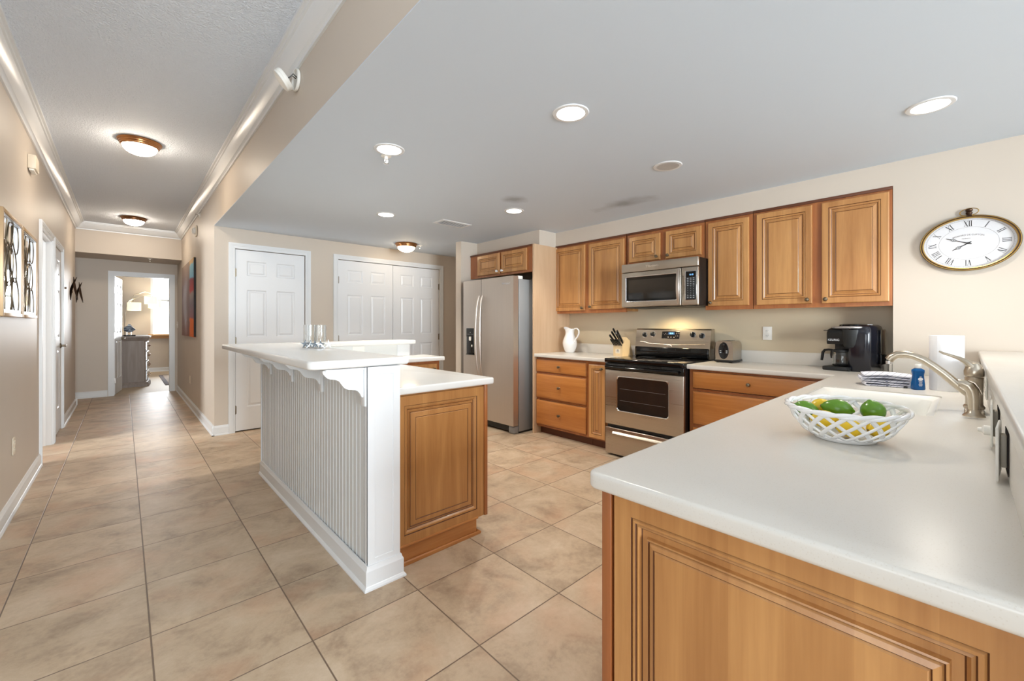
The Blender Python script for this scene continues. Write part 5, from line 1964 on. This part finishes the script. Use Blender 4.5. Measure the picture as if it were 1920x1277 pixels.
def hand(nm, ang, L, w_, ringc, c):
    s = MB()
    ux_, uy_ = math.cos(ang), math.sin(ang)
    fh = lambda a_, b_, c_=0.0: fq(ux_ * a_ - uy_ * b_, uy_ * a_ + ux_ * b_, c + c_)
    for x0, x1, w0_, w1_ in ((-0.016, ringc - 0.011, w_, w_ * 0.6), (ringc + 0.011, L, w_ * 0.9, 0.0008)):
        s.loft([[fh(x0, -w0_), fh(x0, w0_), fh(x0, w0_, 0.001), fh(x0, -w0_, 0.001)], [fh(x1, -w1_), fh(x1, w1_), fh(x1, w1_, 0.001), fh(x1, -w1_, 0.001)]], 'ink', True, True, True)
    s.tube([fh(ringc + 0.0105 * math.cos(2 * PI * q / 18), 0.008 * math.sin(2 * PI * q / 18), 0.0005) for q in range(18)], 0.0009, 'ink', 6, closed=True)
    s.tube([fh(ringc, -0.008, 0.0005), fh(ringc, 0.008, 0.0005)], 0.0007, 'ink', 6)
    s.tube([fh(ringc - 0.01, 0, 0.0005), fh(ringc + 0.01, 0, 0.0005)], 0.0007, 'ink', 6)
    s.build(nm, d)


hand('minute_hand', math.radians(157), 0.104, 0.0028, 0.068, 0.0150)
hand('hour_hand', math.radians(210), 0.080, 0.0032, 0.048, 0.0138)
s = MB()
s.lathe([(0.006, 0.0), (0.006, 0.003), (0.0, 0.0035)], 'ink', fq(0, 0, 0.0135), NR, 16)
s.build('pin', d)
s = MB()
s.lathe([(0.022, -0.004), (0.016, 0.003), (0.012, 0.008), (0.012, 0.012), (0.015, 0.014), (0.015, 0.022), (0.012, 0.024), (0.011, 0.027), (0.016, 0.032), (0.017, 0.038), (0.013, 0.044), (0.0, 0.046)], 'rust', fq(0.004, KB - 0.004, 0.016), (0, 0, 1), 24)
s.build('crown', d)
s = MB()
s.tube([fq(0.004 + 0.040 * math.cos(t), KB + 0.020 + 0.022 * math.sin(t), 0.022 + 0.012 * math.cos(t)) for t in [2 * PI * q / 28 for q in range(28)]], 0.0022, 'gold', 8, closed=True, up=(1, 0, 0))
s.build('bow_ring', d)


# ---- outlets, plates
def outlet(label, f, w=0.072, h=0.116, m='white_plastic', duplex=True, group='wall outlets'):
    o = f(0, 0, 0)
    d = thing('wall_outlet', label, 'outlet', o, group)
    s = MB()
    s.fbox(f, (-w / 2, -h / 2, 0.0), (w / 2, h / 2, 0.006), m, 0.003)
    s.build('cover_plate', d)
    if duplex:
        for b in (-0.022, 0.022) if h > w else (0,):
            s = MB()
            s.fbox(f, (-0.017, b - 0.014, 0.005), (0.017, b + 0.014, 0.0075), m, 0.003)
            r_ = s.build('socket', d)
            s = MB()
            for a in (-0.0075, 0.0055):
                s.fbox(f, (a, b - 0.002, 0.0074), (a + 0.002, b + 0.007, 0.0078), 'ink')
            s.fbox(f, (-0.002, b - 0.010, 0.0074), (0.002, b - 0.006, 0.0078), 'ink')
            s.build('slots', r_)
    return d


outlet('white outlet on the backsplash wall between toaster and coffee maker', F((XN - 0.0005, 1.176, 1.178), UR, NR))
outlet('cream outlet low on the left hall wall before the first doorway', F((XL + 0.0005, 4.405, 0.43), (0, 1, 0), (1, 0, 0)), m='cream_plastic')
outlet('cream outlet low on the right hall wall below the painting', F((XR - 0.0005, 8.10, 0.41), UR, NR), m='cream_plastic')
outlet('white outlet lying sideways on the splash wall behind the rear island counter', F((1.655, 3.9855, 1.012)), 0.116, 0.066, duplex=False)
d = thing('light_switch', 'white light switch on the right hall wall beside the bedroom door', 'light switch', (XR, 10.10, 1.25))
f = F((XR - 0.0005, 10.10, 1.25), UR, NR)
s = MB()
s.fbox(f, (-0.036, -0.058, 0), (0.036, 0.058, 0.006), 'white_plastic', 0.003)
s.build('cover_plate', d)
s = MB()
s.fbox(f, (-0.006, -0.012, 0.005), (0.006, 0.014, 0.016), 'white_plastic', 0.002)
s.build('toggle', d)


def loose_plate(label, x, w_, zc, tilt, plug=False):
    """ledge outlet whose cover stands off the wall, the dark box showing behind it"""
    y0 = -0.0618
    d = thing('wall_outlet', label, 'outlet', (x, y0, zc), 'loose outlets on the ledge wall')
    f = F((x, y0 + 0.0005, zc), (-1, 0, 0), (0, 1, 0))
    s = MB()
    s.rects(f, -w_ / 2 + 0.008, -0.045, w_ / 2 - 0.008, 0.045, [(0, 0.0), (0, 0.001), (0.003, 0.001)], 'brick_dark')
    s.build('box_recess', d)
    s = MB()
    ct, st_ = math.cos(tilt), math.sin(tilt)
    fp_ = F(f(0, 0, 0.010), V((-ct, st_, 0)), V((st_, ct, 0)))
    s.fbox(fp_, (-w_ / 2, -0.057, 0.0), (w_ / 2, 0.057, 0.005), 'white_plastic', 0.002)
    s.build('cover_plate', d)
    s = MB()
    s.fbox(f, (-0.015, -0.035, 0.001), (0.015, 0.035, 0.0105), 'cream_plastic', 0.002)
    s.build('socket_body', d)
    if plug:
        s = MB()
        s.lathe([(0.013, 0.0), (0.013, 0.012), (0.006, 0.016), (0.005, 0.024), (0.0, 0.024)], 'white_plastic', fp_(0.0, -0.022, 0.005), (0, 1, 0), 14)
        s.build('plug', d)


loose_plate('white outlet plate with a plug on the ledge wall, nearest the faucet', 1.75, 0.115, 0.985, 0.03, True)
loose_plate('white outlet plate hanging loose on the ledge wall, nearest the camera', 1.40, 0.115, 0.982, 0.07)
outlet('small white outlet plate on the ledge wall behind the faucet', F((2.62, -0.0615, 0.99), (-1, 0, 0), (0, 1, 0)), 0.07, 0.09, group=None)

# ---- hall wall devices
d = thing('door_chime', 'cream door chime box high on the left hall wall', 'door chime', (XL, 5.07, 2.475))
f = F((XL + 0.0005, 5.07, 2.535), (0, 1, 0), (1, 0, 0))
s = MB()
s.fbox(f, (-0.085, -0.055, 0.0), (0.085, 0.055, 0.045), 'cream_plastic', 0.006)
s.build('cover', d)
s = MB()
s.fbox(f, (-0.075, -0.068, 0.006), (0.075, -0.055, 0.034), 'white_plastic', 0.004)
s.build('base', d)
d = thing('fire_alarm', 'white wall-mounted alarm high on the right hall wall', 'alarm', (XR, 7.30, 2.49))
f = F((XR - 0.0005, 7.30, 2.555), UR, NR)
s = MB()
s.fbox(f, (-0.055, -0.075, 0.0), (0.055, 0.075, 0.018), 'cream_plastic', 0.008, 3)
s.build('back_plate', d)
s = MB()
s.lathe([(0.046, 0.018), (0.046, 0.034), (0.038, 0.044), (0.012, 0.047), (0, 0.047)], 'white_plastic', f(0, 0, 0), NR, 28)
s.build('horn', d)
s = MB()
s.fbox(f, (-0.012, -0.035, 0.044), (0.012, 0.03, 0.056), 'glass', 0.004)
s.build('strobe', d)

# hanging smoke detector
d = thing('smoke_detector', 'white smoke detector hanging open from the header beside the crown moulding', 'smoke detector', (XR, 2.66, 2.62))
c0 = V((XR - 0.001, 2.665, 2.682))
s = MB()
s.lathe([(0.058, 0.0), (0.062, 0.004), (0.062, 0.016), (0.056, 0.018), (0.052, 0.008), (0.0, 0.006)], 'white_plastic', c0, NR, 36)
s.build('mounting_plate', d, angle=40)
nd = V((-0.72, 0.28, -0.62)).normalized()
c1 = c0 + V((-0.072, 0.0, -0.020))
s = MB()
s.lathe([(0.0, -0.012), (0.058, -0.012), (0.061, -0.006), (0.061, 0.006), (0.058, 0.009), (0.060, 0.012), (0.058, 0.022), (0.048, 0.027), (0.0, 0.0285)], 'white_plastic', c1, nd, 40)
s.build('detector_body', d, angle=40)
s = MB()
for q in range(3):
    s.fbox(F(c1 + nd * 0.029, nd.cross(V((0, 1, 0))).normalized(), nd, V((0, 1, 0))), (-0.012 + q * 0.009, -0.02, 0), (-0.008 + q * 0.009, -0.014, 0.0006), 'ink')
s.build('sounder_slots', d)
for q, m_ in ((0, 'black'), (1, 'white_plastic'), (2, 'rust')):
    s = MB()
    s.tube([c0 + V((-0.008, -0.012 + q * 0.010, 0.012)), c0 + V((-0.03, -0.02 + q * 0.012, 0.02)), c0 + V((-0.045, -0.008 + q * 0.008, 0.0)), c1 + nd * -0.012 + V((0, q * 0.006, 0))], 0.0028, m_, 8)
    s.build('wire', d)


# ---- sprinkler heads
def sprinkler(label, x, y, z, dirv=(0, 0, -1)):
    d = thing('sprinkler_head', label, 'sprinkler', (x, y, z), 'fire sprinkler heads')
    s = MB()
    s.lathe([(0.034, 0.0), (0.033, 0.004), (0.014, 0.006), (0.011, 0.008), (0.011, 0.024), (0.0, 0.024)], 'white_plastic', (x, y, z), dirv, 20)
    s.build('escutcheon', d)
    s = MB()
    p0, dv = V((x, y, z)), V(dirv)
    sd = V((1, 0, 0)) if abs(dv.x) < 0.5 else V((0, 1, 0))
    for sg in (1, -1):
        s.tube([p0 + dv * 0.022 + sd * 0.008 * sg, p0 + dv * 0.036 + sd * 0.012 * sg, p0 + dv * 0.05 + sd * 0.003 * sg], 0.0022, 'chrome', 8)
    s.cyl(p0 + dv * 0.022, p0 + dv * 0.05, 0.003, 'chrome', seg=8)
    s.build('frame_arms', d)
    s = MB()
    s.lathe([(0.0, 0.05), (0.017, 0.05), (0.017, 0.053), (0.0, 0.055)], 'chrome', (x, y, z), dirv, 18)
    s.build('deflector', d)


sprinkler('sprinkler head on the kitchen ceiling below the island downlight', 1.270, 2.610, KC)
sprinkler('sprinkler head on the kitchen ceiling beside the dome light', 3.06, 5.24, KC)
sprinkler('sprinkler head on the right hall wall just under the crown moulding', XR - 0.001, 6.95, 2.715, (-1, 0, 0))
sprinkler('sprinkler head under the bulkhead at the end of the hall', 0.33, 9.55, BC)

# ---- air vent
d = thing('air_vent', 'white louvred air vent in the kitchen ceiling between the two rear downlights', 'air vent', (2.66, 3.87, KC))
s = MB()
vx0, vx1, vy0, vy1 = 2.47, 2.85, 3.76, 3.97
s.loft([[V(p_) for p_ in ((vx0 + i, vy0 + i, z), (vx1 - i, vy0 + i, z), (vx1 - i, vy1 - i, z), (vx0 + i, vy1 - i, z))] for i, z in ((0, KC - 0.0005), (0.004, KC - 0.006), (0.03, KC - 0.0095), (0.033, KC - 0.0066))], 'trim', True)
s.build('frame', d, smooth=False)
s = MB()
s.face([V((vx0 + 0.03, vy0 + 0.03, KC - 0.0068)), V((vx0 + 0.03, vy1 - 0.03, KC - 0.0068)), V((vx1 - 0.03, vy1 - 0.03, KC - 0.0068)), V((vx1 - 0.03, vy0 + 0.03, KC - 0.0068))], 'vent_dark')
s.build('duct_opening', d, smooth=False)
for q in range(5):
    s = MB()
    y0 = vy0 + 0.046 + q * 0.027
    s.box((vx0 + 0.032, y0, KC - 0.0095), (vx1 - 0.032, y0 + 0.006, KC - 0.0072), 'trim')
    s.build('louvre', d, smooth=False)

# ---- mirrors with wire loops
def mirror_art(label, y0, y1, seed):
    z0, z1 = 1.305, 1.945
    d = thing('framed_mirror', label, 'mirror', (XL, (y0 + y1) / 2, z0), 'wire-loop mirrors on the left hall wall')
    f = F((XL + 0.001, y0, z0), (0, 1, 0), (1, 0, 0))
    w, h = y1 - y0, z1 - z0
    s = MB()
    t = 0.022
    for a, b in (((0, 0), (t, h)), ((w - t, 0), (w, h)), ((t, 0), (w - t, t)), ((t, h - t), (w - t, h))):
        s.fbox(f, (a[0], a[1], 0), (b[0], b[1], 0.035), 'champagne', 0.002)
    s.build('frame', d)
    s = MB()
    s.fbox(f, (t, t, 0.002), (w - t, h - t, 0.008), 'mirror')
    s.build('mirror_glass', d, smooth=False)
    s = MB()
    for a, b in (((t, t), (t + 0.006, h - t)), ((w - t - 0.006, t), (w - t, h - t)), ((t, t), (w - t, t + 0.02)), ((t, h - t - 0.006), (w - t, h - t))):
        s.fbox(f, (a[0], a[1], 0.008), (b[0], b[1], 0.030), 'silver_frame')
    s.build('inner_rail', d, smooth=False)
    rnd = random.Random(seed)
    n_ = 0
    for cyc in range(3):
        for k_ in range(3):
            cx = t + 0.06 + (w - 2 * t - 0.12) * (k_ + 0.5 + rnd.uniform(-0.25, 0.25)) / 3
            cy = t + 0.02 + (h - 2 * t) * (cyc + 0.5 + rnd.uniform(-0.12, 0.12)) / 3
            ra = rnd.uniform(0.035, 0.07)
            rb = rnd.uniform(0.10, 0.15)
            tl = rnd.uniform(-0.5, 0.5)
            P = []
            for q in range(26):
                a = 2 * PI * q / 26
                x, y = ra * math.cos(a), rb * math.sin(a)
                X_, Y_ = cx + x * math.cos(tl) - y * math.sin(tl), cy + x * math.sin(tl) + y * math.cos(tl)
                P.append(f(min(max(X_, t + 0.012), w - t - 0.012), min(max(Y_, t + 0.012), h - t - 0.012), 0.016 + 0.006 * math.sin(a + k_)))
            s = MB()
            s.tube(P, 0.0030, 'pewter', 7, closed=True, up=(1, 0, 0))
            s.build('wire_loop', d)


mirror_art('framed mirror with looping wire work on the left hall wall, nearer one', 3.83, 4.485, 3)
mirror_art('framed mirror with looping wire work on the left hall wall, next to the doorway', 4.505, 5.16, 5)


# ---- metal leaf wall sculptures past the left door
def leaf_sculpture(label, y):
    d = thing('metal_wall_sculpture', label, 'wall sculpture', (XL, y, 1.60), 'metal leaf sculptures on the left hall wall')
    f = F((XL + 0.001, y, 1.72), (0, 1, 0), (1, 0, 0))
    for q, (tl, off) in enumerate(((0.32, 0.0), (-0.22, 0.03))):
        s = MB()
        L = 0.15
        R = []
        for j in range(13):
            t = j / 12 * 2 - 1
            wd = 0.045 * (1 - t * t) ** 0.8 + 0.0008
            b = L * t
            cc = 0.02 + off + 0.03 * abs(t) ** 1.6 * (1 if q == 0 else 0.6) + tl * 0.09 * t + 0.03
            R.append([f(-wd, b, cc), f(0, b, cc + 0.022 * (1 - t * t)), f(wd, b, cc), f(0, b, cc - 0.004)])
        s.loft(R, 'rust', True, True, True)
        s.build('leaf', d, angle=30)
    s = MB()
    s.fbox(f, (-0.006, -0.012, 0.0), (0.006, 0.012, 0.016), 'rust')
    s.build('mount', d)


leaf_sculpture('dark metal leaf sculpture on the left hall wall, nearer the door', 7.83)
leaf_sculpture('dark metal leaf sculpture on the left hall wall, nearer the end wall', 8.75)

# ---- painting
d = thing('painting', 'abstract canvas of orange, red and blue on the right hall wall', 'painting', (XR - 0.02, 8.21, 1.075))
s = MB()
s.box((XR - 0.026, 7.40, 1.075), (XR - 0.004, 9.02, 2.205), 'canvas', 0.002)
s.build('canvas', d)
s = MB()
s.box((XR - 0.026, 7.394, 1.08), (XR - 0.001, 7.3995, 2.20), 'vent_dark')
s.build('stretcher_edge', d)

# ================================================================== BEDROOM BEYOND
d = thing('dresser', 'grey-washed dresser with curved front and small knobs in the bedroom', 'dresser', (0.0, 11.95, 0))
DX0, DX1, DY0, DY1 = -0.42, 0.345, 11.36, 12.75


def dplan(x0, x1, y0, y1, b):
    P = [(x0, y0), (x1 - 0.03, y0)]
    P += [(x1 + b * math.sin(PI * q / 14), y0 + 0.03 + (y1 - y0 - 0.06) * q / 14) for q in range(15)]
    P += [(x1 - 0.03, y1), (x0, y1)]
    return P


def lay(s, x0, x1, y0, y1, b, zs, m):
    s.loft([[V((x, y, z)) for x, y in dplan(x0 - g_, x1 + g_, y0 - g_, y1 + g_, b)] for z, g_ in zs], m, True, True, True)


s = MB()
lay(s, DX0, DX1 - 0.012, DY0, DY1, 0.05, [(0.09, 0.0), (0.985, 0.0)], 'greywood')
s.build('body', d, angle=25)
s = MB()
lay(s, DX0, DX1, DY0, DY1, 0.05, [(0.925, 0.0), (0.94, 0.008), (0.96, 0.02), (0.982, 0.03), (0.986, 0.04), (1.01, 0.042), (1.018, 0.036)], 'greywood')
s.build('top', d, angle=25)
s = MB()
lay(s, DX0, DX1, DY0, DY1, 0.05, [(0.0, 0.034), (0.05, 0.034), (0.065, 0.022), (0.085, 0.014), (0.095, 0.0)], 'greywood')
s.build('plinth', d, angle=25)
for q in range(4):
    z0, z1 = 0.12 + q * 0.2, 0.30 + q * 0.2
    for half in (0, 1):
        s = MB()
        ys_ = [DY0 + 0.05 + (DY1 - DY0 - 0.1) * (half * 0.5 + 0.5 * t / 8) for t in range(9)]
        R = []
        for yy in ys_:
            t = (yy - DY0 - 0.03) / (DY1 - DY0 - 0.06)
            xx = DX1 - 0.012 + 0.05 * math.sin(PI * t)
            R.append([V((xx, yy, z0)), V((xx + 0.014, yy, z0 + 0.006)), V((xx + 0.014, yy, z1 - 0.006)), V((xx, yy, z1))])
        s.loft(R, 'mirrored', True, True, True)
        dr_ = s.build('drawer', d, angle=25)
        for t_ in (0.25, 0.75):
            yy = DY0 + 0.05 + (DY1 - DY0 - 0.1) * (half * 0.5 + 0.5 * t_)
            t = (yy - DY0 - 0.03) / (DY1 - DY0 - 0.06)
            xx = DX1 + 0.002 + 0.05 * math.sin(PI * t)
            s = MB()
            s.lathe([(0.006, 0.0), (0.006, 0.012), (0.014, 0.02), (0.012, 0.03), (0, 0.032)], 'bronze', (xx, yy, (z0 + z1) / 2), (1, 0, 0), 14)
            s.build('knob', dr_)

d = thing('fish_sculpture', 'blue-grey ceramic fish on a black stand atop the bedroom dresser', 'sculpture', (0.085, 11.60, 1.0185))
s = MB()
s.box((-0.005, 11.555, 1.0185), (0.18, 11.645, 1.045), 'black', 0.006)
s.build('stand', d)
for x in (0.05, 0.115):
    s = MB()
    s.cyl((x, 11.60, 1.043), (x, 11.60, 1.12), 0.005, 'chrome', seg=10)
    s.build('rod', d)
s = MB()
R = []
for q in range(17):
    t = q / 16
    x = 0.0 + 0.175 * t
    hh = 0.012 + 0.062 * math.sin(PI * min(1, t * 1.05)) ** 0.7 * (1 - 0.25 * t)
    ww = 0.008 + 0.026 * math.sin(PI * t) ** 0.8
    if t < 0.12:
        hh = 0.045 - t * 0.2
    R.append([V((x, 11.60 + ww * math.cos(2 * PI * j / 16), 1.165 - 0.012 * t + hh * math.sin(2 * PI * j / 16))) for j in range(16)])
s.loft(R, 'fish', True, True, True)
s.build('body', d, angle=60)
s = MB()
s.prism([(0.04, 1.20), (0.07, 1.265), (0.10, 1.258), (0.135, 1.212), (0.09, 1.215)], F((0, 11.604, 0)), 0.0, 0.008, 'fish')
s.build('dorsal_fin', d)

d = thing('arc_floor_lamp', 'arc floor lamp with three cream drum shades in the bedroom', 'floor lamp', (0.02, 14.07, 0))
s = MB()
s.lathe([(0.0, 0.0), (0.17, 0.0), (0.17, 0.02), (0.05, 0.032), (0.0, 0.034)], 'nickel', (0.02, 14.07, 0), (0, 0, 1), 32)
s.build('base', d)
s = MB()
s.tube([(0.02, 14.07, 0.03), (0.02, 14.07, 0.8), (0.022, 14.07, 1.25), (0.03, 14.07, 1.5)], 0.011, 'nickel', 12)
s.build('pole', d)
for arm, (cx, cy, z0, z1) in ((((0.03, 14.07, 1.5), (0.05, 14.06, 1.68), (0.10, 14.03, 1.84), (0.19, 14.0, 1.90), (0.19, 14.0, 1.80)), (0.19, 14.0, 1.605, 1.795)),
                              (((0.03, 14.07, 1.5), (0.055, 14.07, 1.7), (0.16, 14.08, 1.88), (0.35, 14.09, 1.98), (0.508, 14.09, 2.0), (0.508, 14.09, 1.95)), (0.508, 14.09, 1.775, 1.96)),
                              (((0.03, 14.07, 1.5), (0.06, 14.09, 1.74), (0.2, 14.16, 1.99), (0.4, 14.25, 2.09), (0.56, 14.3, 2.03), (0.59, 14.32, 1.88)), (0.59, 14.32, 1.68, 1.87))):
    s = MB()
    s.tube(arm, 0.007, 'nickel', 10)
    s.build('arm', d)
    s = MB()
    s.lathe([(0.128, z0), (0.130, z0), (0.130, z1), (0.128, z1), (0.128, z0)], 'shade', (cx, cy, 0), (0, 0, 1), 40, caps=False)
    s.build('lamp_shade', d)
    l = bpy.data.lights.new('arc_lamp_bulb', 'POINT')
    l.energy = 9
    l.color = (1.0, 0.88, 0.72)
    l.shadow_soft_size = 0.05
    lo_ = bpy.data.objects.new('arc_lamp_bulb', l)
    lo_.location = (cx, cy, (z0 + z1) / 2)
    COL.objects.link(lo_)

d = thing('area_rug', 'grey rug with dark binding on the bedroom floor', 'rug', (1.45, 12.4, 0))
s = MB()
s.box((0.70, 11.32, 0.0), (2.2, 13.42, 0.012), 'rugm', 0.003)
s.build('pile', d)
s = MB()
s.box((0.63, 11.25, 0.0), (0.70, 13.49, 0.013), 'rugedge', 0.003)
s.box((0.70, 11.25, 0.0), (2.2, 11.32, 0.013), 'rugedge', 0.003)
s.box((0.70, 13.42, 0.0), (2.2, 13.49, 0.013), 'rugedge', 0.003)
s.build('binding', d)
